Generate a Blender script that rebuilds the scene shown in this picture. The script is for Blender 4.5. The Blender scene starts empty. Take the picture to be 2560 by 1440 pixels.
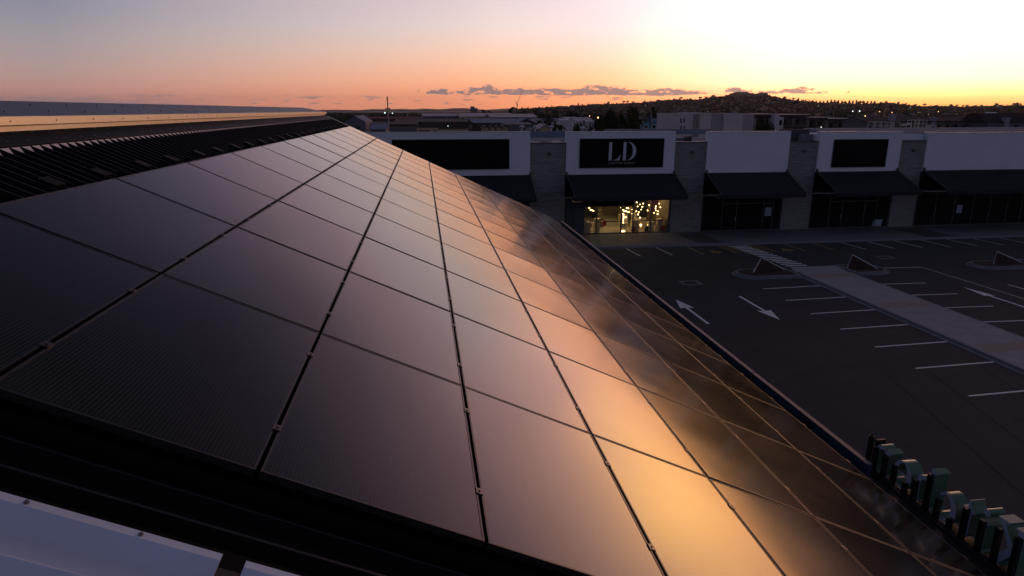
import bpy, math, random
from mathutils import Vector, Matrix, noise as mnoise
R = math.radians
rnd = random.Random(7)
sc = bpy.context.scene
COL = sc.collection

# ------------------------------------------------------------------ camera
CAMH = 11.0
YAW, PIT, FPX = R(7.7), R(15.33), 1620.0
cd = bpy.data.cameras.new("camera"); cam = bpy.data.objects.new("camera", cd); COL.objects.link(cam)
cd.sensor_width = 36.0; cd.lens = FPX/2560*36.0; cd.clip_start = 0.05; cd.clip_end = 60000
cam.location = (0, 0, CAMH); cam.rotation_euler = (math.pi/2-PIT, 0, -YAW)
sc.camera = cam
_F = Vector((math.sin(YAW)*math.cos(PIT), math.cos(YAW)*math.cos(PIT), -math.sin(PIT)))
_R = Vector((math.cos(YAW), -math.sin(YAW), 0)); _U = _R.cross(_F)
def ray(px, py): return _F+_R*((px-1280)/FPX)-_U*((py-720)/FPX)
def at(px, py, Y):                       # world point seen at a photo pixel, at distance Y up the site
    v = ray(px, py); p = v*(Y/v.y); return Vector((p.x, p.y, p.z+CAMH))
def azel(px, py):
    v = ray(px, py).normalized(); return math.degrees(math.atan2(v.x, v.y)), math.degrees(math.asin(v.z))

# ------------------------------------------------------------------ world: dusk sky after sunset
SUNAZ = 40.0
w = bpy.data.worlds.new("World"); sc.world = w; w.use_nodes = True
nt = w.node_tree; N = nt.nodes; L = nt.links; N.clear()
def nd(t, **k):
    n = N.new(t)
    for a, b in k.items(): setattr(n, a, b)
    return n
def mth(op, a, b=None, c=None, clamp=False):
    n = nd('ShaderNodeMath', operation=op, use_clamp=clamp)
    for i, v in enumerate((a, b, c)):
        if v is None: continue
        if isinstance(v, (int, float)): n.inputs[i].default_value = v
        else: L.new(v, n.inputs[i])
    return n.outputs[0]
tc = nd('ShaderNodeTexCoord')
nrm = nd('ShaderNodeVectorMath', operation='NORMALIZE'); L.new(tc.outputs['Generated'], nrm.inputs[0])
sx = nd('ShaderNodeSeparateXYZ'); L.new(nrm.outputs[0], sx.inputs[0])
X_, Y_, Z_ = sx.outputs
EL = mth('MULTIPLY', mth('ARCSINE', Z_), 180/math.pi)
AZ = mth('MULTIPLY', mth('ARCTAN2', X_, Y_), 180/math.pi)
DIFF = mth('ABSOLUTE', mth('SUBTRACT', AZ, SUNAZ))
DIFF = mth('MINIMUM', DIFF, mth('SUBTRACT', 360.0, DIFF))
POS = mth('SQRT', mth('MAXIMUM', Z_, 0.0))
SK = 8.0
def ramp(stops):
    n = nd('ShaderNodeValToRGB'); cr = n.color_ramp; cr.interpolation = 'B_SPLINE' if False else 'LINEAR'
    while len(cr.elements) > 1: cr.elements.remove(cr.elements[-1])
    for i, (e, c) in enumerate(stops):
        p = math.sqrt(math.sin(R(e)))
        el = cr.elements[0] if i == 0 else cr.elements.new(p)
        el.position = p; el.color = (c[0]/SK, c[1]/SK, c[2]/SK, 1)
    L.new(POS, n.inputs[0]); return n.outputs[0]
UP = [(34,(.028,.033,.056)),(50,(.058,.064,.10)),(90,(.080,.088,.125))]
S_SUN = ramp([(0,(1.9,.66,.05)),(.5,(2.5,1.1,.20)),(1.2,(4.2,1.8,.56)),(2.2,(6.0,2.5,1.0)),(4,(7.2,3.6,1.15)),(6.5,(6.8,3.5,1.3)),(9.5,(4.0,2.1,1.3)),(13,(2.3,1.3,1.15)),(18,(1.15,.68,.82)),(25,(.40,.27,.40))]+UP)
S_14 = ramp([(0,(1.5,.58,.09)),(.5,(1.9,.80,.20)),(1.2,(2.8,1.15,.46)),(2.2,(3.5,1.5,.90)),(4,(3.5,1.7,1.10)),(6.5,(2.9,1.5,1.22)),(9.5,(2.2,1.22,1.15)),(13,(1.7,1.0,1.0)),(18,(.92,.57,.70)),(25,(.30,.21,.33))]+UP)
S_22 = ramp([(0,(2.0,.62,.14)),(.6,(2.2,.72,.22)),(1.4,(2.3,.80,.29)),(2.6,(2.1,.88,.43)),(4.5,(1.5,.93,.70)),(6.5,(1.25,.96,.93)),(9,(1.10,.92,.96)),(13,(1.05,.70,.76)),(18,(.54,.37,.48)),(25,(.20,.15,.26))]+UP)
S_MID = ramp([(0,(1.2,.38,.16)),(.6,(1.3,.43,.19)),(1.4,(1.35,.49,.22)),(2.6,(1.28,.59,.33)),(4.5,(1.12,.71,.51)),(6.5,(.96,.76,.70)),(9,(.84,.68,.69)),(13,(.66,.44,.53)),(18,(.27,.20,.29)),(25,(.080,.070,.125))]+UP)
S_LFT = ramp([(0,(.62,.25,.19)),(.7,(.63,.29,.23)),(1.6,(.60,.33,.28)),(3,(.50,.35,.33)),(5,(.38,.335,.365)),(7,(.285,.28,.355)),(12,(.24,.215,.32)),(18,(.15,.145,.24)),(25,(.068,.075,.135))]+UP)
S_BAK = ramp([(0,(.12,.135,.20)),(5,(.145,.165,.27)),(15,(.12,.145,.25)),(30,(.09,.10,.18)),(50,(.07,.077,.125)),(90,(.080,.088,.125))])
def mix(f, a, b):
    n = nd('ShaderNodeMix', data_type='RGBA'); L.new(f, n.inputs[0]) if not isinstance(f, float) else None
    for s, v in ((6, a), (7, b)):
        if isinstance(v, tuple): n.inputs[s].default_value = v
        else: L.new(v, n.inputs[s])
    return n.outputs[2]
def mrange(v, a, b, smooth=False):
    n = nd('ShaderNodeMapRange'); n.interpolation_type = 'SMOOTHSTEP' if smooth else 'LINEAR'
    L.new(v, n.inputs[0]); n.inputs[1].default_value = a; n.inputs[2].default_value = b
    n.inputs[3].default_value = 0; n.inputs[4].default_value = 1; n.clamp = True; return n.outputs[0]
sky = mix(mrange(DIFF, 1, 14), S_SUN, S_14)
sky = mix(mrange(DIFF, 9, 27, True), sky, S_22)
sky = mix(mrange(DIFF, 18, 38, True), sky, S_MID)
sky = mix(mrange(DIFF, 34, 66), sky, S_LFT)
sky = mix(mrange(DIFF, 72, 130, True), sky, S_BAK)
# low evening clouds, laid out in azimuth and elevation
def curve(pts, lo=-32.0, hi=48.0, emax=4.0):
    n = nd('ShaderNodeFloatCurve'); c = n.mapping.curves[0]
    P = [((a-lo)/(hi-lo), e/emax) for a, e in pts]
    P = [(0.0, P[0][1])]+P+[(1.0, P[-1][1])]
    c.points[0].location = P[0]; c.points[1].location = P[-1]
    for p in P[1:-1]: c.points.new(*p)
    for p in c.points: p.handle_type = 'VECTOR'
    n.mapping.update()
    L.new(mrange(AZ, lo, hi), n.inputs[1]); return mth('MULTIPLY', n.outputs[0], emax)
band = [(1030,233,233),(1040,225,231),(1052,226,231),(1058,233,233),(1064,231,234),(1085,224,235),(1108,222,236),(1124,228,236),(1136,230,233),(1150,227,235),(1170,219,238),(1195,219,236),(1218,212,236),(1240,222,237),(1262,225,236),(1300,222,238),(1345,222,237),(1385,221,239),(1420,225,239),(1448,224,239),(1464,216,239),(1495,214,237),(1530,217,238),(1562,222,239),(1600,226,238),(1640,222,240),(1700,224,238),(1740,228,236),(1775,230,234),(1800,232,232),(1806,226,231),(1826,219,230),(1850,221,231),(1868,228,231),(1900,228,233),(1938,227,234),(1950,226,233),(1965,222,233),(2003,217,234),(2024,222,234),(2046,228,234),(2070,231,233),(2092,232,232),(2108,232,234),(2128,228,231),(2140,231,231)]
TOP = curve([(azel(x, a)[0], azel(x, a)[1] if b > a else 0.0) for x, a, b in band])
BOT = curve([(azel(x, b)[0], azel(x, b)[1] if b > a else 3.5) for x, a, b in band])
cv = nd('ShaderNodeCombineXYZ'); L.new(AZ, cv.inputs[0]); L.new(mth('MULTIPLY', EL, 2.2), cv.inputs[1])
def noise(scale, det=4, rough=.6, vec=None, ox=0.0):
    n = nd('ShaderNodeTexNoise'); n.inputs['Scale'].default_value = scale; n.inputs['Detail'].default_value = det
    n.inputs['Roughness'].default_value = rough
    mp = nd('ShaderNodeVectorMath', operation='ADD'); L.new(vec or cv.outputs[0], mp.inputs[0]); mp.inputs[1].default_value = (ox, ox*.7, ox)
    L.new(mp.outputs[0], n.inputs['Vector']); return n.outputs[0]
nz = mth('ADD', mth('MULTIPLY', mth('SUBTRACT', noise(1.5, 2, .6), 0.5), 1.3), mth('MULTIPLY', mth('SUBTRACT', noise(4.0, 4, .75), 0.5), 1.5))
ELt = mth('ADD', EL, mth('MULTIPLY', nz, 0.55)); ELb = mth('ADD', EL, mth('MULTIPLY', nz, 0.13))
mt = mrange(mth('SUBTRACT', TOP, ELt), -0.03, 0.035, True)
mb_ = mrange(mth('SUBTRACT', ELb, BOT), -0.03, 0.03, True)
m1 = mth('MULTIPLY', mt, mb_)
# scattered flat fragments and the grey bank low on the left
cs = nd('ShaderNodeCombineXYZ'); L.new(mth('MULTIPLY', AZ, .75), cs.inputs[0]); L.new(mth('MULTIPLY', EL, 4.2), cs.inputs[1])
fr = noise(0.85, 5, .6, cs.outputs[0], 13.0)
win = mth('MULTIPLY', mrange(EL, 0.25, 0.5), mth('SUBTRACT', 1.0, mrange(EL, 1.15, 1.9)))
win = mth('MULTIPLY', win, mth('SUBTRACT', 1.0, mrange(AZ, 18, 34)))
m2 = mth('MULTIPLY', mrange(mth('MULTIPLY', fr, mth('ADD', .45, mth('MULTIPLY', win, .55))), 0.575, 0.62, True), .75)
bank = noise(0.9, 5, .6, cs.outputs[0], 31.0)
bh = mth('ADD', mth('MULTIPLY', mth('SUBTRACT', bank, .5), 1.6), .95)
m3 = mth('MULTIPLY', mrange(mth('SUBTRACT', bh, EL), -0.1, 0.3, True), mth('SUBTRACT', 1.0, mrange(AZ, -26, -13, True)))
m3 = mth('MULTIPLY', m3, .62)
m1 = mth('MULTIPLY', m1, mrange(noise(1.1, 3, .6, None, 22.0), .34, .46, True))
msk = mth('MAXIMUM', mth('MAXIMUM', m1, m2), m3)
cc = nd('ShaderNodeValToRGB'); cr = cc.color_ramp
for i, (p, c) in enumerate([(0.0,(.24,.22,.26)),(.45,(.28,.21,.22)),(.62,(.34,.24,.23)),(.78,(.48,.31,.27)),(1.0,(.68,.38,.28))]):
    e = cr.elements[i] if i < 2 else cr.elements.new(p)
    e.position = p; e.color = (*c, 1)
L.new(mrange(AZ, -30, 45), cc.inputs[0])
sh = mth('ADD', .55, mth('MULTIPLY', noise(3.2, 4, .6, None, 5.0), .95))
cmul = nd('ShaderNodeVectorMath', operation='SCALE'); L.new(cc.outputs[0], cmul.inputs[0]); L.new(sh, cmul.inputs['Scale'])
cdiv = nd('ShaderNodeVectorMath', operation='SCALE'); L.new(cmul.outputs[0], cdiv.inputs[0]); cdiv.inputs['Scale'].default_value = 1/SK
up = mrange(Z_, -0.02, 0.0)
sky = mix(mth('MULTIPLY', msk, .93), sky, cdiv.outputs[0])
sky = mix(up, (.002, .002, .003, 1), sky)
bg = nd('ShaderNodeBackground'); L.new(sky, bg.inputs[0]); bg.inputs[1].default_value = SK
out = nd('ShaderNodeOutputWorld'); L.new(bg.outputs[0], out.inputs[0])
sc.view_settings.view_transform = 'Standard'; sc.view_settings.look = 'None'
sc.view_settings.exposure = 0.0; sc.view_settings.gamma = 1.0

# ------------------------------------------------------------------ materials
MATS = {}
def mat(name, col, rough=.7, metal=0.0, spec=.5, nscale=None, namt=.25, bump=0.0, bscale=None, emit=None, estr=0.0, alpha=None, coord='Object', stretch=None, col2=None):
    if name in MATS: return MATS[name]
    m = bpy.data.materials.new(name); m.use_nodes = True; t = m.node_tree; b = t.nodes['Principled BSDF']
    b.inputs['Base Color'].default_value = (*col, 1); b.inputs['Roughness'].default_value = rough
    b.inputs['Metallic'].default_value = metal; b.inputs['Specular IOR Level'].default_value = spec
    if nscale or bump:
        tcn = t.nodes.new('ShaderNodeTexCoord'); mp = t.nodes.new('ShaderNodeMapping'); t.links.new(tcn.outputs[coord], mp.inputs[0])
        if stretch: mp.inputs['Scale'].default_value = stretch
    if nscale:
        nz = t.nodes.new('ShaderNodeTexNoise'); nz.inputs['Scale'].default_value = nscale; nz.inputs['Detail'].default_value = 6; nz.inputs['Roughness'].default_value = .6
        t.links.new(mp.outputs[0], nz.inputs['Vector'])
        cr = t.nodes.new('ShaderNodeValToRGB'); a = [max(0, c*(1-namt)) for c in col]; c2 = col2 or [min(1, c*(1+namt)) for c in col]
        cr.color_ramp.elements[0].position = .3; cr.color_ramp.elements[1].position = .7
        cr.color_ramp.elements[0].color = (*a, 1); cr.color_ramp.elements[1].color = (*c2, 1)
        t.links.new(nz.outputs[0], cr.inputs[0]); t.links.new(cr.outputs[0], b.inputs['Base Color'])
        mr = t.nodes.new('ShaderNodeMapRange'); mr.inputs[3].default_value = max(0, rough-.08); mr.inputs[4].default_value = min(1, rough+.08)
        t.links.new(nz.outputs[0], mr.inputs[0]); t.links.new(mr.outputs[0], b.inputs['Roughness'])
    if bump:
        nb = t.nodes.new('ShaderNodeTexNoise'); nb.inputs['Scale'].default_value = bscale or nscale or 10; nb.inputs['Detail'].default_value = 5
        t.links.new(mp.outputs[0], nb.inputs['Vector'])
        bp = t.nodes.new('ShaderNodeBump'); bp.inputs['Strength'].default_value = 1; bp.inputs['Distance'].default_value = bump
        t.links.new(nb.outputs[0], bp.inputs['Height']); t.links.new(bp.outputs[0], b.inputs['Normal'])
    if emit:
        b.inputs['Emission Color'].default_value = (*emit, 1); b.inputs['Emission Strength'].default_value = estr
    MATS[name] = m; return m

# ------------------------------------------------------------------ mesh helpers
class MB:
    def __init__(s): s.v = []; s.f = []; s.mi = []; s.cur = 0
    def face(s, pts, m=None):
        i = len(s.v); s.v += [tuple(p) for p in pts]; s.f.append(tuple(range(i, i+len(pts)))); s.mi.append(s.cur if m is None else m)
    def box(s, x0, x1, y0, y1, z0, z1, M=None):
        P = [(x0,y0,z0),(x1,y0,z0),(x1,y1,z0),(x0,y1,z0),(x0,y0,z1),(x1,y0,z1),(x1,y1,z1),(x0,y1,z1)]
        if M is not None: P = [tuple(M @ Vector(p)) for p in P]
        i = len(s.v); s.v += P
        for q in ((3,2,1,0),(4,5,6,7),(0,1,5,4),(1,2,6,5),(2,3,7,6),(3,0,4,7)): s.f.append(tuple(i+k for k in q)); s.mi.append(s.cur)
        return s
    def prism(s, poly, fn, a, b, caps=True):      # poly of (u,v); fn(u,v,w)->xyz
        n = len(poly); i = len(s.v)
        s.v += [tuple(fn(u, v, a)) for u, v in poly]+[tuple(fn(u, v, b)) for u, v in poly]
        for k in range(n):
            j = (k+1) % n; s.f.append((i+k, i+j, i+n+j, i+n+k)); s.mi.append(s.cur)
        if caps: s.f.append(tuple(i+k for k in range(n-1, -1, -1))); s.f.append(tuple(i+n+k for k in range(n))); s.mi += [s.cur, s.cur]
        return s
    def tube(s, pts, rad, n=8, caps=True):
        pts = [Vector(p) for p in pts]; rads = rad if isinstance(rad, (list, tuple)) else [rad]*len(pts); i0 = len(s.v)
        for k, p in enumerate(pts):
            d = (pts[min(k+1, len(pts)-1)]-pts[max(k-1, 0)]).normalized()
            a = d.orthogonal() if abs(d.z) > .9 else d.cross(Vector((0,0,1))); a.normalize(); b = d.cross(a)
            for q in range(n): t = 2*math.pi*q/n; s.v.append(tuple(p+(a*math.cos(t)+b*math.sin(t))*rads[k]))
        for k in range(len(pts)-1):
            for q in range(n):
                r = (q+1) % n; s.f.append((i0+k*n+q, i0+k*n+r, i0+(k+1)*n+r, i0+(k+1)*n+q)); s.mi.append(s.cur)
        if caps:
            s.f.append(tuple(i0+q for q in range(n-1, -1, -1))); s.f.append(tuple(i0+(len(pts)-1)*n+q for q in range(n))); s.mi += [s.cur, s.cur]
        return s
    def ball(s, c, r, seg=10, rings=6, sq=(1,1,1)):
        i0 = len(s.v); c = Vector(c)
        for a in range(rings+1):
            th = math.pi*a/rings
            for b in range(seg):
                ph = 2*math.pi*b/seg
                s.v.append((c.x+r*sq[0]*math.sin(th)*math.cos(ph), c.y+r*sq[1]*math.sin(th)*math.sin(ph), c.z+r*sq[2]*math.cos(th)))
        for a in range(rings):
            for b in range(seg):
                e = (b+1) % seg
                if a == 0: s.f.append((i0+b, i0+seg+b, i0+seg+e))
                elif a == rings-1: s.f.append((i0+a*seg+b, i0+(a+1)*seg+b, i0+a*seg+e))
                else: s.f.append((i0+a*seg+b, i0+(a+1)*seg+b, i0+(a+1)*seg+e, i0+a*seg+e))
                s.mi.append(s.cur)
        return s
    def grid(s, fn, nu, nv):
        i0 = len(s.v)
        for a in range(nu+1):
            for b in range(nv+1): s.v.append(tuple(fn(a/nu, b/nv)))
        for a in range(nu):
            for b in range(nv):
                k = i0+a*(nv+1)+b; s.f.append((k, k+nv+1, k+nv+2, k+1)); s.mi.append(s.cur)
        return s
    def mesh(s, name, mats, org=(0,0,0), smooth=False, bevel=0):
        me = bpy.data.meshes.new(name)
        me.from_pydata([(x-org[0], y-org[1], z-org[2]) for x, y, z in s.v], [], s.f)
        mats = mats if isinstance(mats, (list, tuple)) else [mats]
        for m in mats: me.materials.append(m)
        if len(mats) > 1: me.polygons.foreach_set('material_index', s.mi)
        if smooth: me.polygons.foreach_set('use_smooth', [True]*len(me.polygons))
        me.validate(); me.update(); return me
def wloc(o):
    v = Vector(o.location)
    while o.parent: o = o.parent; v += Vector(o.location)
    return v
def tag(o, label=None, cat=None, group=None, kind=None):
    for k, v in (('label', label), ('category', cat), ('group', group), ('kind', kind)):
        if v: o[k] = v
    return o
def thing(name, loc, label, cat, group=None):
    o = bpy.data.objects.new(name, None); COL.objects.link(o); o.location = loc; o.empty_display_size = .1
    return tag(o, label, cat, group)
def part(name, mb, mats, parent, smooth=False, label=None, org=None):
    """mesh given in world coordinates, hung under parent (unrotated)"""
    base = wloc(parent)
    o = bpy.data.objects.new(name, mb.mesh(name, mats, base, smooth)); COL.objects.link(o); o.parent = parent
    if label: o['label'] = label
    return o
def solo(name, mb, mats, loc, label, cat, group=None, smooth=False):
    o = bpy.data.objects.new(name, mb.mesh(name, mats, loc, smooth)); COL.objects.link(o); o.location = loc
    return tag(o, label, cat, group)
def struct(name, mb, mats, smooth=False, kind='structure', label=None, cat=None):
    o = bpy.data.objects.new(name, mb.mesh(name, mats, (0,0,0), smooth)); COL.objects.link(o)
    return tag(o, label, cat, None, kind)
KIDS = {}
def copy_tree(o, parent=None):
    c = o.copy(); COL.objects.link(c)
    if parent is not None: c.parent = parent
    for ch in list(o.children): copy_tree(ch, c)
    return c
ORD = ['first','second','third','fourth','fifth','sixth','seventh','eighth','ninth','tenth','eleventh','twelfth','thirteenth','fourteenth','fifteenth','sixteenth']
def box_mb(*a): return MB().box(*a)

# ================================================================== SETTING: ground, car park
m_asph = mat('asphalt', (.040,.042,.043), .85, spec=.22, nscale=.35, namt=.28, bump=.004, bscale=60)
def asphalt_detail(m):
    t = m.node_tree; b_ = t.nodes['Principled BSDF']; src = b_.inputs['Base Color'].links[0].from_socket
    tc_ = t.nodes.new('ShaderNodeTexCoord')
    def nz_(sc_, st, lo, hi):
        mp = t.nodes.new('ShaderNodeMapping'); mp.inputs['Scale'].default_value = st; t.links.new(tc_.outputs['Object'], mp.inputs[0])
        n_ = t.nodes.new('ShaderNodeTexNoise'); n_.inputs['Scale'].default_value = sc_; n_.inputs['Detail'].default_value = 5; t.links.new(mp.outputs[0], n_.inputs['Vector'])
        r_ = t.nodes.new('ShaderNodeMapRange'); r_.inputs[1].default_value = lo; r_.inputs[2].default_value = hi; t.links.new(n_.outputs[0], r_.inputs[0]); return r_.outputs[0]
    cur = src
    for f, c in ((nz_(1.6, (1,1,1), .60, .72), (.022,.022,.023,1)), (nz_(.8, (3.5,.12,1), .56, .75), (.056,.057,.058,1)), (nz_(30, (1,1,1), .62, .8), (.075,.072,.07,1))):
        mx = t.nodes.new('ShaderNodeMix'); mx.data_type = 'RGBA'
        ml = t.nodes.new('ShaderNodeMath'); ml.operation = 'MULTIPLY'; ml.inputs[1].default_value = .6; t.links.new(f, ml.inputs[0])
        t.links.new(ml.outputs[0], mx.inputs[0]); t.links.new(cur, mx.inputs[6]); mx.inputs[7].default_value = c; cur = mx.outputs[2]
    t.links.new(cur, b_.inputs['Base Color'])
asphalt_detail(m_asph)
m_conc = mat('path_concrete', (.27,.265,.27), .8, nscale=1.1, namt=.16, bump=.002, bscale=40)
m_pink = mat('exposed_aggregate', (.29,.22,.19), .85, nscale=9, namt=.2)
m_kerb = mat('kerb_concrete', (.17,.175,.19), .75, nscale=3, namt=.15)
m_line = mat('road_paint', (.72,.71,.70), .6, nscale=14, namt=.28)
m_yel = mat('yellow_paint', (.50,.33,.035), .6, nscale=18, namt=.35)
m_foot = mat('footpath_concrete', (.13,.13,.14), .75, nscale=.7, namt=.2, bump=.002, bscale=30)
m_land = mat('land', (.030,.034,.022), .95, nscale=.02, namt=.5)
b = MB(); n = 72
Rg = [60, 300, 900, 3000, 9000, 16000]
b.v.append((0, 40, -.02))
for r_ in Rg:
    for k in range(n): t = 2*math.pi*k/n; b.v.append((r_*math.sin(t), 40+r_*math.cos(t), -.02 if r_ < 5000 else -.02))
for k in range(n): b.f.append((0, 1+(k+1) % n, 1+k)); b.mi.append(0)
for a in range(len(Rg)-1):
    for k in range(n):
        e = (k+1) % n; o_ = 1+a*n; b.f.append((o_+k, o_+e, o_+n+e, o_+n+k)); b.mi.append(0)
struct('ground', b, m_land)
b = MB(); b.grid(lambda u, v: (-30+150*u, -35+86.2*v, 0), 30, 20); struct('car_park', b, m_asph)
# footpath in front of the shops with kerb
b = MB(); b.box(-30, 120, 51.2, 57.2, -.1, .12); struct('footpath', b, m_foot)
b = MB(); b.box(-30, 120, 51.05, 51.2, -.1, .124); b.box(-30, 120, 50.8, 51.05, -.1, .012); struct('kerb', b, m_kerb)
b = MB()
for x0, x1 in ((22.9, 25.2), (44.2, 47.0)): b.face([(x0,51.4,.124),(x1,51.4,.124),(x1-.1,55.6,.124),(x0-.2,55.6,.124)])
struct('pavement_patch', b, mat('dark_paving', (.045,.045,.05), .8, nscale=4))
# central walkway
m_kface = mat('kerb_face', (.20,.21,.23), .6, nscale=3, namt=.15)
b = MB()
b.prism([(25.75,-20),(29.15,-20),(29.15,40.45),(29.3,41.2),(29.5,42.35),(28.0,42.3),(26.0,42.25),(25.6,41.3),(25.75,40.4)], lambda u,v,w_: (u,v,w_), -.1, .12)
b.cur = 1
for y0 in (39.2, 32.25, 25.15, 18.1, 11.0): b.face([(25.95,y0,.125),(29.0,y0,.125),(29.0,y0+.95,.125),(25.95,y0+.95,.125)])
struct('walkway', b, [m_conc, m_pink])
b = MB(); b.box(25.56, 25.75, -20, 40.35, -.1, .126); b.box(29.15, 29.3, -20, 40.3, -.1, .126); b.box(25.3, 25.56, -20, 40.2, -.1, .010)
struct('walkway_kerb', b, m_kerb)
Z = .006
def strip(b, x0, y0, x1, y1, w_=.1, z=Z):
    d = Vector((x1-x0, y1-y0)); d.normalize(); p = Vector((-d.y, d.x))*w_/2
    b.face([(x0-p.x,y0-p.y,z),(x1-p.x,y1-p.y,z),(x1+p.x,y1+p.y,z),(x0+p.x,y0+p.y,z)][::1])
bw, by = MB(), MB()
for x in (16.35,18.95,35.5,38.05,40.6,43.15,45.7,48.25,50.8,53.35,55.9,58.45,61.0): strip(bw, x, 50.75, x+.25, 47.75)
for x in (21.6,30.3): strip(by, x, 50.7, x+.2, 47.8, .09)
strip(by, 32.9, 50.7, 33.1, 47.8, .09)
for y in (37.5,34.85,32.2,29.52,26.85,24.15,21.25,18.5,15.8,13.1,10.4,7.7): strip(bw, 21.25, y-.1, 25.3, y+.12, .11)
for y in (37.45,34.8,32.15,29.5,26.8,24.1,21.4,18.7,16.0): strip(bw, 29.3, y, 32.65, y-.1, .11)
strip(bw, 32.4, 41.6, 35.65, 41.45, .11); strip(bw, 35.65, 41.45, 35.95, 16.0, .07)
strip(bw, 37.7, 36.3, 37.75, 33.0, .12)
# zebra crossing
for k in range(15):
    y = 50.35-k*.556; x = 25.15+ (k/14)*1.0; strip(bw, x, y, x+1.65, y+.03, .26)
for (xa, xb) in ((24.3, 25.2), (26.95, 27.75)):
    strip(by, xa, 50.8, xa+.25, 47.95, .07); strip(by, xb, 50.8, xb+.25, 47.95, .07)
    for k in range(6): strip(by, xa+.05*k*.6, 50.3-k*.5, xb+.05*k*.6, 50.75-k*.5, .06)
def arrow(b, x, y, L_, s=1, hw=.42, hl=1.7, sw=.17):
    e = y+s*L_; h = e-s*hl
    P = [(x-sw/2,y),(x+sw/2,y),(x+sw/2,h)]; b.face([(x-sw/2,y,Z),(x+sw/2,y,Z),(x+sw/2,h,Z),(x-sw/2,h,Z)])
    b.face([(x-hw,h-s*.1,Z),(x-sw/2,h,Z),(x,e,Z)]); b.face([(x-sw/2,h,Z),(x+sw/2,h,Z),(x,e,Z)]); b.face([(x+hw,h-s*.1,Z),(x+sw/2,h,Z),(x,e,Z)])
arrow(bw, 14.8, 31.15, 4.7, 1); arrow(bw, 18.95, 36.0, 4.75, -1); arrow(bw, 34.25, 30.0, 6.1, 1, .35, 2.0); arrow(bw, 34.2, 20, 4.7, 1)
def wheelchair(b, x, y, s=1.0):
    def T(pts, w_): 
        for (a, c), (d_, e) in zip(pts[:-1], pts[1:]): strip(b, x+a*s, y+c*s, x+d_*s, y+e*s, w_)
    T([(.45*math.cos(t)-.05, .45*math.sin(t)-.25) for t in [R(a) for a in range(110, 400, 20)]], .10)
    T([(-.1,.75),(-.02,.15),(.45,.12),(.62,-.45),(.85,-.38)], .13); T([(-.05,.42),(.4,.4)], .1)
    T([(-.1+.1*math.cos(t), .95+.1*math.sin(t)) for t in [R(a) for a in range(0, 361, 60)]], .09)
wheelchair(by, 23.05, 48.45, .62); wheelchair(by, 29.15, 48.4, .62)
struct('parking_lines', bw, m_line); struct('yellow_parking_marks', by, m_yel)
# concrete collars round two drains
b = MB(); b2 = MB()
for (x0,x1,y0,y1) in ((16.55,17.95,38.95,40.0),(34.6,35.9,44.3,45.3)):
    for q in ((x0,x1,y0,y0+.22),(x0,x1,y1-.22,y1),(x0,x0+.25,y0+.22,y1-.22),(x1-.25,x1,y0+.22,y1-.22)): b.face([(q[0],q[2],Z),(q[1],q[2],Z),(q[1],q[3],Z),(q[0],q[3],Z)])
    for k in range(9):
        xx = x0+.27+k*(x1-x0-.54)/9; b2.box(xx, xx+.05, y0+.24, y1-.24, .002, .012)
struct('drain_surround', b, mat('drain_concrete', (.16,.15,.15), .8, nscale=8, namt=.35)); struct('drain_grate', b2, mat('cast_iron', (.02,.02,.02), .6))
# tyre scuffs and joints in the asphalt
b = MB()
for k in range(4):
    x = 12.3+k*2.2; strip(b, x, -5, x+7+rnd.random(), 24, .03, .003)
struct('asphalt_seams', b, mat('seam_tar', (.016,.016,.017), .9, spec=.1))

# planting islands with kerbs
m_bark = mat('bark_mulch', (.035,.018,.012), .95, nscale=22, namt=.6, bump=.02, bscale=30)
m_post = mat('white_steel', (.42,.43,.46), .4, metal=.3)
def rrect(x0, x1, y0, y1, r_, left=True, right=True):
    P = []
    def arc(cx, cy, a0, a1):
        for k in range(7): t = R(a0+(a1-a0)*k/6); P.append((cx+r_*math.cos(t), cy+r_*math.sin(t)))
    arc(x1-r_, y0+r_, -90, 0) if right else P.append((x1, y0)); arc(x1-r_, y1-r_, 0, 90) if right else P.append((x1, y1))
    arc(x0+r_, y1-r_, 90, 180) if left else P.append((x0, y1)); arc(x0+r_, y0+r_, 180, 270) if left else P.append((x0, y0))
    return P
def island(x0, x1, y0, y1, l, r_, lab, n):
    t = thing('planting_island', ((x0+x1)/2, (y0+y1)/2, 0), lab, 'planting bed', 'kerbed planting islands')
    rr = (y1-y0)/2-.05
    def ring(b, o0, o1, z0, z1):
        A = rrect(x0+o0, x1-o0, y0+o0, y1-o0, max(.1, rr-o0), l, r_); B = rrect(x0+o1, x1-o1, y0+o1, y1-o1, max(.1, rr-o1), l, r_)
        n_ = len(A)
        for k in range(n_):
            j = (k+1) % n_; a, c, d_, e = A[k], A[j], B[j], B[k]
            b.face([(*a,z1),(*c,z1),(*d_,z1),(*e,z1)]); b.face([(*a,z0),(*c,z0),(*c,z1),(*a,z1)]); b.face([(*e,z1),(*d_,z1),(*d_,z0),(*e,z0)])
    b = MB(); ring(b, 0, .22, -.05, .014); ring(b, .2, .36, -.05, .16); part('kerb', b, m_kerb, t)
    b = MB(); b.prism(rrect(x0+.34, x1-.34, y0+.34, y1-.34, max(.1, rr-.34), l, r_), lambda u,v,q: (u,v,q), -.05, .12); part('mulch', b, m_bark, t)
island(21.0, 25.55, 39.65, 42.3, True, False, 'kerbed mulch island at the near side of the striped crossing', 0)
island(29.35, 32.55, 39.75, 42.6, False, True, 'small kerbed mulch island right of the concrete walkway head', 1)
island(39.4, 46.5, 39.95, 42.4, True, True, 'long kerbed mulch island farthest right in the car park', 2)
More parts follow.
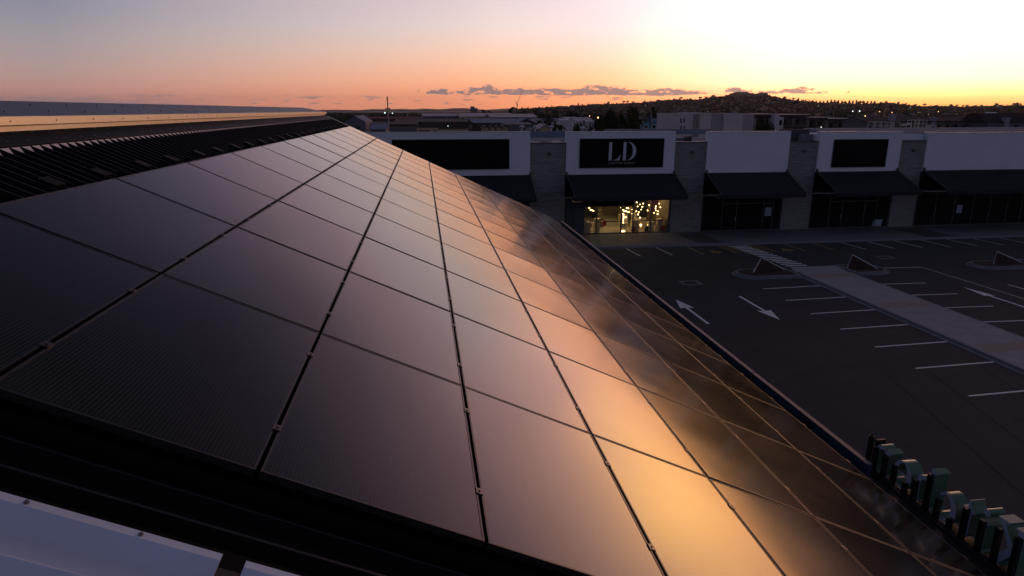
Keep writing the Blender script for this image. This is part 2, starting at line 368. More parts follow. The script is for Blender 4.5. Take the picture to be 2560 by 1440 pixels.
def barrier(pa, top, pb, lab):
    t = thing('bent_pipe_barrier', (pa[0], pa[1], .1), lab, 'barrier', 'bent pipe barriers on the planting islands')
    b = MB(); b.tube([(pa[0],pa[1],.08), tuple(top), (pb[0],pb[1],.1)], .042, 8); part('pipe', b, m_post, t)
    b = MB(); e = .02
    A, B_, C_ = Vector((*pa, .12)), Vector(top), Vector((*pb, .12)); nrm_ = (B_-A).cross(C_-A).normalized()*.012
    cen = (A+B_+C_)/3; q = [cen+(p-cen)*.985 for p in (A, B_, C_)]
    b.face([p+nrm_ for p in q]); b.face([p-nrm_ for p in q][::-1])
    for k in range(3): b.face([q[k]+nrm_, q[(k+1)%3]+nrm_, q[(k+1)%3]-nrm_, q[k]-nrm_])
    part('infill_panel', b, mat('rust_panel', (.045,.022,.016), .85, nscale=6, namt=.4), t)
barrier((22.5,41.15), (23.1,41.3,1.12), (25.1,41.5), 'bent white pipe barrier with dark infill beside the striped crossing')
barrier((29.72,41.38), (30.0,41.38,1.1), (31.9,41.1), 'bent white pipe barrier on the small island right of the walkway')
barrier((41.25,41.2), (41.32,41.2,1.05), (43.8,41.35), 'bent white pipe barrier at the far right car park island')

# ================================================================== BUILDING UNDER THE CAMERA
SL = R(25.02); CA, SA = math.cos(SL), math.sin(SL)
X0, Z0 = -2.644, CAMH-.565
def RP(v, y, h=0.0): return (X0+v*CA+h*SA, y, Z0-v*SA+h*CA)
m_roof = mat('dark_roof_steel', (.0035,.004,.005), .7, spec=.10, nscale=2.5, namt=.2)
m_white = mat('white_roof_sheet', (.56,.63,.76), .55, nscale=2, namt=.05, spec=.3)
m_zinc = mat('zinc_flashing', (.25,.245,.22), .32, metal=.85, nscale=3, namt=.08, bump=.0015, bscale=5)
m_apron = mat('dark_apron', (.008,.006,.006), .6, spec=.2, nscale=4, namt=.2, bump=.002, bscale=6)
m_screw = mat('screw_steel', (.30,.27,.27), .35, metal=.9)
m_blk = mat('black_metal', (.006,.006,.007), .5)
bld = thing('home_store_building', (1, 14, 0), 'dark ribbed pitched roof building carrying the rows of solar panels', 'building')
YN, YF = 2.17, 27.0
ps = .155
VT, VE = -1.0, 8.62
b = MB(); prof = []
y = YN
while y < YF-.1:
    prof += [(y,-.168),(y+.082,-.168),(y+.108,-.120),(y+.122,-.120)]; y += ps
    prof.append((y-.008, -.168))
prof2 = []
for p in prof:
    if not prof2 or p[0] > prof2[-1][0]+1e-4: prof2.append(p)
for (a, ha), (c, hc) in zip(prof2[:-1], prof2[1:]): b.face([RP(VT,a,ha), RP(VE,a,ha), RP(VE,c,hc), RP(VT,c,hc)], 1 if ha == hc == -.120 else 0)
b.face([RP(VT,YN,-.19), RP(VE,YN,-.19), RP(VE,YF,-.19), RP(VT,YF,-.19)])
part('ribbed_roof', b, [m_roof, mat('lit_rib_top', (.017,.020,.024), .5, spec=.25)], bld)  # lit edge of each rib painted in as a paler top colour
# turned-up pan ends where the ribs meet the apron
va = (-3.49-X0+.05)/CA
b = MB(); y = YN
while y < YF-.3:
    b.face([RP(va+.11,y+.030,-.164), RP(va+.11,y+.050,-.164), RP(va+.01,y+.100,-.121), RP(va+.01,y-.025,-.121)]); y += ps
part('pan_upturns', b, mat('bare_sheet_edge', (.75,.72,.70), .5), bld)
b = MB(); 
b.prism([(-3.80,-.172),(-3.485,-.284),(-3.475,-.296),(-3.482,-.300),(-3.495,-.290),(-3.80,-.180)], lambda u,v,q: (u,q,CAMH+v), 1.0, YF-.05)
part('apron_flashing', b, m_apron, bld)
y = 2.2; k = 0
while y < YF and k < 50:
    for p_, r_ in (((-3.53,y,CAMH-.264), .010), ((-3.70,y+.08,CAMH-.204), .008)):
        b = MB(); b.ball(p_, r_, 6, 4); part('apron_screw', b, m_screw, bld)
    y += .31 if y < 12 else .62; k += 1
# two-step ridge vent capping: lapped lengths of sheet
m_captop = mat('dimmed_cap_top', (.095,.095,.105), .42, metal=.75, nscale=3, namt=.1)  # same zinc sheet, top face coloured darker for the dim sky it mirrors
joints = [-2, 1.9, 7.15, 11.9, 16.3, 20.3, 23.9, 27.3]
for k, (ya, yb) in enumerate(zip(joints[:-1], joints[1:])):
    e = .0015*(k % 2); zt = CAMH
    P = [(-4.62,.104+e),(-3.745+e,-.050+e),(-3.72+e,-.056+e),(-3.715+e,-.132+e),(-3.722+e,-.136),(-3.74,-.130),(-3.745,-.08),(-4.62,.090)]
    b = MB(); b.prism(P, lambda u,v,q: (u,q,zt+v), ya, yb+.02); b.mi[0] = 1; part('ridge_cap_sheet', b, [m_zinc, m_captop], bld)
b = MB(); b.prism([(-3.78,-.13),(-3.76,-.13),(-3.757,-.190),(-3.745,-.193),(-3.75,-.200),(-3.78,-.198)], lambda u,v,q: (u,q,CAMH+v), -2, 27.1)
part('lower_flashing_strip', b, m_zinc, bld)
b = MB(); b.prism([(-4.62,.100),(-4.66,.10),(-5.6,-.03),(-5.6,-.05),(-4.62,.08)], lambda u,v,q: (u,q,CAMH+v), -2, 27.32); part('ridge_cap_back', b, m_zinc, bld)
m_dscr = mat('dark_screw', (.03,.03,.03), .5); y = 1.2
while y < 27.2:
    for p_ in ((-3.716, y, CAMH-.096), (-3.95, y+.35, CAMH-.006), (-4.35, y, CAMH+.064)):
        b = MB(); b.ball(p_, .0075, 6, 4); part('ridge_cap_screw', b, m_dscr, bld)
    y += .78
b = MB(); b.box(-4.6, -3.79, -2, 27.2, CAMH-.4, CAMH-.085)
part('ridge_vent_core', b, m_blk, bld)
b = MB(); b.prism([(va-.3,-.13),(VE,-.13),(VE,-.22),(va-.3,-.22)], lambda u,v,q: RP(u,q,v), YF-.04, YF-.01); b.prism([(va-.2,-.115),(va-.2,-.105),(VE,-.105),(VE,-.115)], lambda u,v,q: RP(u,q,v), YF-.12, YF+.03)
part('verge_flashing', b, m_zinc, bld)
# far slope and walls
b = MB(); b.face([(-5.5,-3,CAMH-.05),(-5.5,27,CAMH-.05),(-14,27,CAMH-3.6),(-14,-3,CAMH-3.6)]); part('far_roof_slope', b, m_roof, bld)
m_wallA = mat('store_wall', (.25,.25,.26), .8, nscale=1.2, namt=.1)
b = MB(); b.prism([(-13.8,0),(5.2,0),(5.2,6.3),(-3.0,10.2),(-5.5,10.6),(-13.8,7.2)], lambda u,v,q: (u,q,v), -3, 26.9); part('wall', b, m_wallA, bld)
# eaves gutter and low parapet
m_gut = mat('gutter_steel', (.03,.065,.10), .55, nscale=3, namt=.2)
m_cap = mat('parapet_cap', (.10,.095,.10), .5, metal=.0, spec=.3)
XE, ZE = 5.04, CAMH-4.15
b = MB(); b.prism([(5.02,6.3),(5.02,6.50),(5.03,6.50),(5.03,6.32),(5.345,6.32),(5.345,6.3)], lambda u,v,q: (u,q,v), 1.0, 26.9); part('gutter', b, m_gut, bld)
b = MB(); b.box(5.345, 5.40, 6.52, 25.0, 5.9, CAMH-4.26); part('parapet', b, m_gut, bld)
y = 6.52; k = 0
for (ya, yb) in ((6.52,9.45),(9.47,12.8),(12.82,16.1),(16.12,19.4),(19.42,22.7),(22.72,25.0)):
    b = MB(); b.box(5.338, 5.405, ya, yb, CAMH-4.262, CAMH-4.240); part('parapet_cap', b, m_cap, bld)
for y in (7.8,9.45,11.1,12.8,14.5,16.2,17.9,19.6,21.3,23.0,24.6):
    b = MB(); b.box(5.06, 5.345, y-.035, y+.035, CAMH-4.50, CAMH-4.34); b.box(5.30, 5.344, y-.06, y+.06, CAMH-4.6, CAMH-4.27); part('gutter_bracket', b, m_blk, bld)
b = MB()
for (y0, y1, sg) in ((8.2,9.0,.1),(9.0,9.4,.06),(6.8,7.4,.07),(11.6,12.4,.08)):
    pts = [(5.325-.02*math.sin(math.pi*t/8), y0+(y1-y0)*t/8, CAMH-4.32-sg*math.sin(math.pi*t/8)*2) for t in range(9)]
    b.tube(pts, .006, 5)
part('loose_cable', b, m_blk, bld)
b = MB(); b.box(5.05, 5.72, -3, 6.50, 6.2, 6.56); b.box(5.72, 5.80, -3, 6.5, 6.0, 6.50)
part('sign_fascia', b, m_blk, bld)
b = MB(); b.box(5.4, 5.45, -3, 26.9, 3.2, 6.3); part('eave_fascia', b, m_wallA, bld)
# white ribbed sheets in the near corner
def white_sheet(va_, vb_, first):
    P = [(2.055,-.13),(2.052,-.035),(2.046,-.030),(2.012,-.030),(1.962,-.098),(1.954,-.102),(1.880,-.102),(1.872,-.098),(1.826,-.052),(1.82,-.052),(1.775,-.105),(1.60,-.105),(1.56,-.045),(1.50,-.045),(1.44,-.105),(1.25,-.085),(1.21,-.045),(1.15,-.045),(1.09,-.085),(.8,-.085),(.8,-.13)]
    b = MB(); b.prism(P, lambda u,v,q: RP(q,u,v), va_, vb_); part('white_edge_sheet', b, m_white, bld)
white_sheet(-1.0, 2.118, True); white_sheet(2.20, 8.6, False)
b = MB(); b.face([RP(-1.2,-3,-.13), RP(8.6,-3,-.13), RP(8.6,.85,-.13), RP(-1.2,.85,-.13)]); b.face([RP(-1.2,.85,-.14), RP(8.6,.85,-.14), RP(8.6,2.2,-.14), RP(-1.2,2.2,-.14)]); part('near_roof', b, m_roof, bld)
sc_v = [(p[0]-X0)/CA for p in ((-1.29497,0),(-.97052,0))]
for k in range(-2, 22):
    v = sc_v[0]+k*(sc_v[1]-sc_v[0])
    if 2.1 < v < 2.24: continue
    b = MB(); T_ = RP(v, 2.028, -.026)
    nrm_ = Vector((SA,0,CA)); a_ = Vector((CA,0,-SA)); c_ = Vector((0,1,0))
    for r_, h0, h1, n_ in ((.0085,-.004,0.0,14),(.0052,0.0,.006,6)):
        poly = [(r_*math.cos(2*math.pi*q/n_), r_*math.sin(2*math.pi*q/n_)) for q in range(n_)]
        b.prism(poly, lambda u,vv,q: Vector(T_)+a_*u+c_*vv+nrm_*q, h0, h1)
    part('roof_screw', b, m_screw, bld)
b = MB(); b.prism([(2.05,-.12),(2.05,-.09),(1.7,-.09),(1.7,-.12)], lambda u,v,q: RP(q,u,v), 2.05, 2.25); part('sheet_joint', b, m_blk, bld)

# ------------------------------------------------------------------ solar panels
PU, PV, PL, PW = 1.772, 1.06, 1.753, 1.0395
NR, NC = 13, 8
Y0 = 2.535
mg = bpy.data.materials.new('panel_glass'); mg.use_nodes = True; t = mg.node_tree; pb = t.nodes['Principled BSDF']
def tn(ty, **k):
    n_ = t.nodes.new(ty)
    for a, c in k.items(): setattr(n_, a, c)
    return n_
def tm(op, a, b_=None, c=None):
    n_ = tn('ShaderNodeMath', operation=op)
    for i, v in enumerate((a, b_, c)):
        if v is None: continue
        if isinstance(v, (int, float)): n_.inputs[i].default_value = v
        else: t.links.new(v, n_.inputs[i])
    return n_.outputs[0]
oc = tn('ShaderNodeTexCoord'); sp = tn('ShaderNodeSeparateXYZ'); t.links.new(oc.outputs['Object'], sp.inputs[0])
fx = tm('FRACT', tm('DIVIDE', sp.outputs[0], .0182)); ln = tm('LESS_THAN', tm('ABSOLUTE', tm('SUBTRACT', fx, .5)), .045)
fy = tm('FRACT', tm('DIVIDE', sp.outputs[1], .0865)); ly = tm('LESS_THAN', tm('ABSOLUTE', tm('SUBTRACT', fy, .5)), .012)
fd = tm('FRACT', tm('DIVIDE', sp.outputs[1], .031)); ld = tm('MULTIPLY', tm('MULTIPLY', ln, tm('LESS_THAN', fd, .14)), .4)
cm = tn('ShaderNodeMix', data_type='RGBA'); t.links.new(tm('MULTIPLY', ln, .5), cm.inputs[0]); cm.inputs[6].default_value = (.0060,.0062,.0080,1); cm.inputs[7].default_value = (.085,.08,.09,1)
cm2 = tn('ShaderNodeMix', data_type='RGBA'); t.links.new(ld, cm2.inputs[0]); t.links.new(cm.outputs[2], cm2.inputs[6]); cm2.inputs[7].default_value = (.20,.19,.2,1)
cm3 = tn('ShaderNodeMix', data_type='RGBA'); t.links.new(tm('MULTIPLY', ly, .3), cm3.inputs[0]); t.links.new(cm2.outputs[2], cm3.inputs[6]); cm3.inputs[7].default_value = (.001,.001,.002,1)
t.links.new(cm3.outputs[2], pb.inputs['Base Color'])
pb.inputs['IOR'].default_value = 1.53; pb.inputs['Specular Tint'].default_value = (1.0,.93,.70,1)
geo = tn('ShaderNodeNewGeometry')
ns = tn('ShaderNodeTexNoise'); ns.inputs['Scale'].default_value = .9; ns.inputs['Detail'].default_value = 3; t.links.new(geo.outputs['Position'], ns.inputs['Vector'])
mrn = tn('ShaderNodeMapRange'); mrn.inputs[1].default_value = .3; mrn.inputs[2].default_value = .7; mrn.inputs[3].default_value = .095; mrn.inputs[4].default_value = .13
t.links.new(ns.outputs[0], mrn.inputs[0]); t.links.new(mrn.outputs[0], pb.inputs['Roughness'])
nb = tn('ShaderNodeTexNoise'); nb.inputs['Scale'].default_value = 1.1; nb.inputs['Detail'].default_value = 1; t.links.new(geo.outputs['Position'], nb.inputs['Vector'])
bp = tn('ShaderNodeBump'); bp.inputs['Distance'].default_value = .0010; bp.inputs['Strength'].default_value = 1; t.links.new(nb.outputs[0], bp.inputs['Height']); t.links.new(bp.outputs[0], pb.inputs['Normal'])
m_frame = mat('panel_frame', (.030,.027,.027), .38, metal=.45)
m_clamp = mat('clamp_metal', (.10,.085,.08), .35, metal=.8)
hw, hl, fw, ht = PW/2, PL/2, .0105, .0175
def glass_mesh(sag, sk):
    b = MB()
    b.grid(lambda u, v: ((u*2-1)*(hw-fw), (v*2-1)*(hl-fw), ht-.0025-sag*(1-(2*u-1)**2)*(1-(2*v-1)**2*(.9+sk))), 10, 16)
    me = b.mesh('glass', mg, smooth=True); return me
GL = [glass_mesh(s, k) for s, k in ((.0016,0),(.0026,.05),(.0008,-.1),(.0034,0),(.002,-.05))]
b = MB()
b.prism([(-hl,-ht),(hl,-ht),(hl,ht),(-hl,ht)], lambda u,v,q: (q,u,v), -hw, -hw+fw)
b.prism([(-hl,-ht),(hl,-ht),(hl,ht),(-hl,ht)], lambda u,v,q: (q,u,v), hw-fw, hw)
b.box(-hw+fw, hw-fw, -hl, -hl+fw, -ht, ht); b.box(-hw+fw, hw-fw, hl-fw, hl, -ht, ht); 
fme = b.mesh('frame', m_frame)
def clamp_mesh(end=False):
    b = MB(); g = (PV-PW)
    b.box(hw-.009, hw+g+.009, -.025, .025, ht+.001, ht+.005); b.box(hw+.003, hw+g-.003, -.022, .022, -.02, ht+.001)
    poly = [(.0065*math.cos(R(a)), .0065*math.sin(R(a))) for a in range(0, 360, 60)]
    b.prism(poly, lambda u,v,q: (hw+g/2+u, v, q), ht+.005, ht+.010)
    return b.mesh('mid_clamp', m_clamp)
cme = clamp_mesh()
def rail_mesh():
    b = MB(); b.box(-hw-.012, hw+(PV-PW), -.018, .018, -.075, -ht-.002); return b.mesh('mounting_rail', m_blk)
rme = rail_mesh()
def foot_mesh():
    b = MB()
    b.box(-hw-.13, -hw-.02, -.02, -.012, -.10, .0); b.box(-hw-.10, -hw-.05, -.0205, -.0115, -.04, .0)
    b.box(-hw-.14, -hw-.005, -.022, .022, -.112, -.10)
    b.box(-hw-.34, -hw-.20, -.085, .07, -.135, -.082)
    return b.mesh('roof_bracket', mat('bracket_black', (.004,.004,.005), .6, spec=.15))
bme = foot_mesh()
COLN = ['topmost, under the ridge,','second down from the ridge','third down from the ridge','fourth down from the ridge','fifth down from the ridge','sixth down from the ridge','seventh down from the ridge','lowest, beside the gutter,']
for j in range(NR):
    for i in range(NC):
        cx, _, cz = RP((i+.5)*PV-(PV-PW)/2, 0, -ht)
        p = thing('solar_panel', (cx, Y0+(j+.5)*PU, cz), '', 'solar panel', 'black solar panels in thirteen ranks on the pitched roof')
        rk = 'nearest rank' if j == 0 else ('farthest rank' if j == NR-1 else ORD[j]+' rank from the camera')
        p['label'] = 'black solar panel %s in the %s' % (COLN[i], rk)
        p.rotation_euler = (R(rnd.gauss(0, .10)), SL+R(rnd.gauss(0, .16)), 0)
        for nm_, me, off in (('glass', GL[rnd.randrange(5)], 0), ('frame', fme, 0)):
            o = bpy.data.objects.new(nm_, me); COL.objects.link(o); o.parent = p
        for s in (-1, 1):
            yy = s*PL*.27+rnd.uniform(-.03, .03)
            o = bpy.data.objects.new('mid_clamp', cme); COL.objects.link(o); o.parent = p; o.location = (0, yy, 0)
            o = bpy.data.objects.new('mounting_rail', rme); COL.objects.link(o); o.parent = p; o.location = (0, yy, 0)
            if i == 0:
                o = bpy.data.objects.new('roof_bracket', bme); COL.objects.link(o); o.parent = p; o.location = (0, yy, 0)
bpy.data.orphans_purge() if False else None

# ------------------------------------------------------------------ rooftop letters seen from behind
def qarc(cx, cy, rx, ry, a0, a1, n_=14): return [(cx+rx*math.cos(R(a0+(a1-a0)*k/n_)), cy+ry*math.sin(R(a0+(a1-a0)*k/n_))) for k in range(n_+1)]
xh = .35
def L_K(): return .33, [[(0,0),(.13,0),(.13,.02),(.095,.03),(.095,.22),(.235,.02),(.20,0),(.35,0),(.35,.02),(.31,.03),(.165,.245),(.29,.46),(.33,.48),(.33,.50),(.20,.50),(.20,.48),(.245,.465),(.095,.26),(.095,.47),(.13,.48),(.13,.50),(0,.50),(0,.48),(.03,.47),(.03,.03),(0,.02)]]
def L_i(): return .13, [[(0,0),(.12,0),(.12,.015),(.09,.03),(.09,xh),(.0,xh-.02),(0,xh-.035),(.03,xh-.05),(.03,.03),(0,.015)], qarc(.055,.445,.04,.04,0,345,16)]
def L_t(): return .17, [[(0,xh-.03),(.035,xh-.03),(.035,.08)]+qarc(.105,.075,.07,.075,180,300,8)[1:]+[(.165,.06),(.12,.035)]+qarc(.12,.065,.03,.03,250,180,4)+[(.09,xh-.03),(.155,xh-.03),(.155,xh),(.09,xh),(.09,.45),(.075,.45)]+[(.06,.40),(.03,xh+.01),(0,xh-.01)]]
def L_c(): 
    o_ = qarc(.14,xh/2,.14,xh/2,40,320,26); i_ = qarc(.155,xh/2,.085,xh/2-.03,312,48,22)
    return .27, [o_+i_]
def L_h(): return .30, [[(0,0),(.12,0),(.12,.015),(.09,.03),(.09,.24)]+qarc(.15,.25,.06,.06,180,0,10)[1:]+[(.21,.03),(.18,.015),(.18,0),(.30,0),(.30,.015),(.27,.03),(.27,.25)]+qarc(.19,.25,.08,xh-.25,0,100,8)[1:]+[(.12,.325),(.09,.29),(.09,.50),(0,.48),(0,.465),(.03,.45),(.03,.03),(0,.015)]]
def L_n(): return .30, [[(0,0),(.12,0),(.12,.015),(.09,.03),(.09,.24)]+qarc(.15,.25,.06,.06,180,0,10)[1:]+[(.21,.03),(.18,.015),(.18,0),(.30,0),(.30,.015),(.27,.03),(.27,.25)]+qarc(.19,.25,.08,xh-.25,0,100,8)[1:]+[(.12,.325),(.09,.29),(.09,xh),(0,xh-.02),(0,xh-.035),(.03,xh-.05),(.03,.03),(0,.015)]]
def L_e():
    o_ = qarc(.15,xh/2,.15,xh/2,0,325,30)
    return .30, [o_+qarc(.165,xh/2-.01,.095,xh/2-.03,322,183,14)+[(.07,xh/2),(.30,xh/2)], qarc(.15,xh/2+.03,.08,.12,180,0,14)[::-1]]
m_back = mat('letter_back', (.55,.62,.74), .5, metal=.1); m_ret = mat('letter_return_green', (.095,.175,.125), .34, metal=.15, spec=.6); m_lface = mat('letter_face', (.05,.22,.13), .4)
def extrude_letter(name, polys, y0, z0, xb, depth, parent, sc_=1.0, mats=None):
    cu = bpy.data.curves.new('outline', 'CURVE'); cu.dimensions = '2D'; cu.fill_mode = 'BOTH'; cu.extrude = depth/2
    for P in polys:
        s = cu.splines.new('POLY'); s.points.add(len(P)-1)
        for q, (a, c) in enumerate(P): s.points[q].co = (a*sc_, c*sc_, 0, 1)
        s.use_cyclic_u = True
    tmp = bpy.data.objects.new('outline', cu); me0 = tmp.to_mesh()
    vs = [tuple(v.co) for v in me0.vertices]; fs = [tuple(p.vertices) for p in me0.polygons]
    base = wloc(parent); me = bpy.data.meshes.new(name)
    V2 = [(xb+depth/2+q, y0+a, z0+c) for a, c, q in vs]
    me.from_pydata([(a-base.x, c-base.y, d_-base.z) for a, c, d_ in V2], [], fs)
    for m_ in mats or [m_back, m_ret, m_lface]: me.materials.append(m_)
    me.update()
    for p in me.polygons:
        n_ = p.normal; zz = [vs[k][2] for k in p.vertices]; flat = max(zz)-min(zz) < 1e-5
        p.material_index = (0 if zz[0] < 0 else 2) if flat else 1
    tmp.to_mesh_clear(); bpy.data.objects.remove(tmp); bpy.data.curves.remove(cu)
    o = bpy.data.objects.new(name, me); COL.objects.link(o); o.parent = parent; return o
sg = thing('raised_letter_sign', (5.6, 5.7, 6.52), 'green edged raised letters spelling Kitchen seen from behind along the roof edge', 'sign')
zb = CAMH-4.42
spots = [('K',L_K,4.63),('i',L_i,5.03),('t',L_t,5.22),('c',L_c,5.44),('h',L_h,5.76),('e',L_e,6.11),('n',L_n,6.47)]
for ch, fn, y0 in spots:
    w_, P = fn(); extrude_letter('letter_'+ch if False else 'sign_letter', P, y0, zb, 5.60, .17, sg)
for y_, h in ((4.69,.44),(4.90,.42),(5.09,.36),(5.30,.36),(5.47,.12),(5.66,.24),(5.82,.45),(6.01,.26),(6.16,.13),(6.36,.24),(6.53,.28),(6.71,.30)):
    if y_ == 4.90: h = .40
    b = MB(); b.box(5.555, 5.597, y_-.028, y_+.028, 6.50, zb+h); part('support_post', b, m_blk, sg)
b = MB(); b.box(5.50, 5.58, 4.3, 6.85, 6.50, 6.58); part('base_rail', b, m_blk, sg)
b = MB(); b.box(5.555, 5.60, 6.80, 6.85, 6.5, zb+.40); b.ball((5.58, 6.825, zb+.41), .018, 8, 5); b.box(5.62, 5.74, 6.77, 6.80, zb+.2, zb+.36)
part('end_bracket', b, [m_blk], sg)

# ================================================================== SHOPPING STRIP OPPOSITE
m_wp = mat('white_render', (.70,.71,.74), .75, nscale=.6, namt=.05)
m_cp = mat('board_marked_concrete', (.21,.20,.19), .85, nscale=2.2, namt=.38, bump=.01, bscale=5, stretch=(.5,.5,5))
m_cap2 = mat('dark_coping', (.045,.045,.05), .5)
m_can = mat('canopy_sheet', (.022,.024,.030), .7, spec=.15, nscale=1.5, namt=.15)
m_mul = mat('aluminium_mullion', (.075,.075,.07), .45, metal=.4)
m_gls = mat('dark_shop_glass', (.004,.005,.005), .05, spec=.5)
m_mem = mat('roof_membrane', (.15,.175,.24), .9, spec=.03, nscale=.3, namt=.12)
m_drk = mat('black_sign_panel', (.004,.0045,.005), .75, spec=.12)
m_let = mat('brushed_letter', (.55,.56,.62), .5)
sb = thing('shopping_strip', (25, 66, 0), 'long row of white fronted shops with dark sloping canopies across the car park', 'building')
YF_ = 56.6
whites = [(-16,9.22,5.56,9.2),(12.42,22.3,5.53,9.17),(25.33,33.2,5.53,9.14),(36.1,44.35,5.48,9.08),(47.0,72,5.42,8.96)]
for x0, x1, z0, z1 in whites:
    b = MB(); b.box(x0, x1, YF_-.12, YF_+.5, z0, z1); part('white_wall_panel', b, m_wp, sb)
    b = MB(); b.box(x0-.03, x1+.03, YF_-.15, YF_+.53, z1, z1+.045); part('panel_coping', b, mat('pale_coping', (.5,.5,.52), .5), sb)
pil = [(9.24,12.40),(22.35,25.31),(33.23,36.08),(44.38,46.97)]
for x0, x1 in pil:
    b = MB(); b.box(x0, x1, YF_+.06, YF_+.55, .1, 8.22); part('concrete_pier', b, m_cp, sb)
    b = MB(); b.box(x0-.06, x1+.06, YF_-.0, YF_+.6, 8.22, 8.30); part('pier_coping', b, m_cap2, sb)
    b = MB(); b.box((x0+x1)/2-.02, (x0+x1)/2+.16, YF_-.06, YF_+.06, 7.32, 7.5); b.box((x0+x1)/2+.1, (x0+x1)/2+.28, YF_-.14, YF_-.02, 7.28, 7.38); part('wall_camera', b, mat('camera_grey', (.05,.05,.055), .5), sb)
    # lamp bar across the pier between two canopies
    b = MB(); b.box(x0+.1, x1+.5, 53.05, 53.12, 3.92, 3.99)
    for k in range(4): xx = x0+.2+k*(x1-x0)/3.2; b.tube([(xx,53.08,3.99),(xx,53.0,4.06),(xx+.12,52.95,4.0)], .03, 6)
    part('lamp_bar', b, mat('lamp_bar_metal', (.16,.16,.15), .4, metal=.5), sb)
# canopies
cans = [(-16,9.24),(12.45,22.36),(25.35,33.2),(36.1,44.3),(47.0,72)]
for x0, x1 in cans:
    b = MB(); b.prism([(56.47,5.50),(52.95,3.96),(52.95,3.68),(53.03,3.68),(53.03,3.88),(56.47,5.38)], lambda u,v,q: (q,u,v), x0, x1); part('canopy', b, m_can, sb)
    b = MB()
    n_ = int((x1-x0)/.42)
    for k in range(n_+1):
        xx = x0+(x1-x0)*k/n_; b.prism([(56.46,5.50),(52.96,3.965),(52.96,3.985),(56.46,5.52)], lambda u,v,q: (q,u,v), xx-.008, xx+.008)
    part('canopy_seams', b, m_can, sb)
    b = MB(); b.box(x0, x1, 53.03, 56.6, 3.62, 3.68); part('canopy_soffit', b, mat('soffit_dark', (.03,.03,.03), .7), sb)
    for xx in (x0+.03, x1-.03):
        b = MB(); b.tube([(xx,56.4,5.62),(xx,52.98,4.04)], .03, 6); b.box(xx-.07, xx+.07, 56.28, 56.46, 5.52, 5.78); part('canopy_arm', b, m_mul, sb)
# roofs behind the parapets
b = MB(); b.face([(-16,57,8.0),(36.1,57,8.0),(36.1,92,7.5),(-16,92,7.5)]); part('flat_roof', b, m_mem, sb)
b = MB(); b.box(-16, 22.4, 74, 74.3, 8.0, 8.72); b.box(22.35, 25.3, 60.5, 60.8, 8.1, 8.5); b.box(22.4, 36.1, 80, 80.3, 8.1, 8.75); part('roof_upstand', b, mat('upstand_blue', (.16,.19,.25), .6, nscale=1), sb)
b = MB(); b.box(22.3, 25.4, 66, 72, 8.2, 8.42); part('skylight_strip', b, mat('pale_skylight', (.75,.68,.74), .3), sb)
b = MB(); b.box(36.2, 80, 57.2, 62.4, 0, 8.9); part('right_block_body', b, m_wp, sb)
xl = at(2037, 321, 62.5).x
b = MB(); b.prism([(57.13,8.97),(62.5,9.22),(62.5,8.9),(57.13,8.9)], lambda u,v,q: (q,u,v), xl-1.2, 80); part('membrane_roof', b, m_mem, sb)
b = MB(); b.tube([(xl-1.2,62.5,9.23),(80,62.5,9.25)], .045, 6); part('roof_edge_trim', b, mat('pale_trim', (.62,.56,.52), .4), sb)
b = MB(); b.tube([(47.3,57.5,9.02),(50.5,58.8,9.08),(60,59.4,9.10),(72,59.3,9.10)], .03, 6); part('membrane_welt', b, mat('pale_trim', (.62,.56,.52), .4), sb)
b = MB(); b.box(33.25, 36.05, 58.2, 58.6, 8.2, 9.3); part('dark_stair_box', b, mat('dark_cladding', (.05,.05,.06), .7), sb)
b = MB(); b.box(34.9, 36.0, 57.6, 58.1, 8.24, 8.86); part('grey_plant_screen', b, mat('plant_grey', (.17,.18,.21), .6), sb)
b = MB(); b.box(44.4, 46.95, 57.0, 57.3, 8.25, 8.9); part('return_wall', b, m_wp, sb); b = MB(); b.box(9.3, 12.3, 58.4, 58.6, 8.0, 8.38); part('return_wall', b, m_wp, sb)
# body of the strip
b = MB(); b.box(-16, 14.0, 56.75, 91.8, 0, 7.45); b.box(22.5, 36.1, 57.1, 91.8, 0, 7.45); b.box(14.0, 22.5, 67.5, 91.8, 0, 7.45); b.box(13.9, 22.6, 56.8, 67.6, 4.2, 7.45); [b.box(q0+.02,q1-.02,56.62,56.95,3.55,5.6) for q0,q1,_,_ in whites]; part('strip_body', b, m_drk, sb)
# low plinth and shop fronts (dark ones)
def front(x0, x1, xs, zt=3.6, door=None, bar=None):
    f = thing.__call__ if False else None
    b = MB(); b.box(x0, x1, YF_+.18, YF_+.20, .18, zt); pane = part('shop_glass', b, m_gls, sb)
    b = MB(); b.box(x0, x1, YF_+.1, YF_+.26, .1, .2)
    for x in xs: b.box(x-.035, x+.035, YF_+.1, YF_+.26, .2, zt)
    if bar: b.box(bar[0], bar[1], YF_+.1, YF_+.26, bar[2], bar[2]+.09)
    b.box(x0, x0+.06, YF_+.1, YF_+.26, .2, zt); b.box(x1-.06, x1, YF_+.1, YF_+.26, .2, zt)
    part('shop_frame', b, m_mul, sb)
    if door:
        b = MB(); b.box(door-.03, door+.03, YF_+.02, YF_+.1, 1.05, 1.45); part('door_handle', b, mat('handle_steel', (.35,.35,.36), .3, metal=.8), sb)
front(-3, 9.2, [0,2,4,6,8])
front(25.4, 33.15, [27.35,28.75,31.4,32.35], bar=(27.3,32.4,2.62), door=28.65)
front(36.15, 44.3, [38.1,39.4,41.7,42.95], bar=(38.0,43.0,2.62), door=39.3)
front(47.1, 60, [49.2,51.2,53.2,55.1,57.0,58.6])
front(60.1, 72, [63,66,69])
m_paper = mat('paper_notice', (.30,.36,.42), .7, nscale=8, namt=.1)
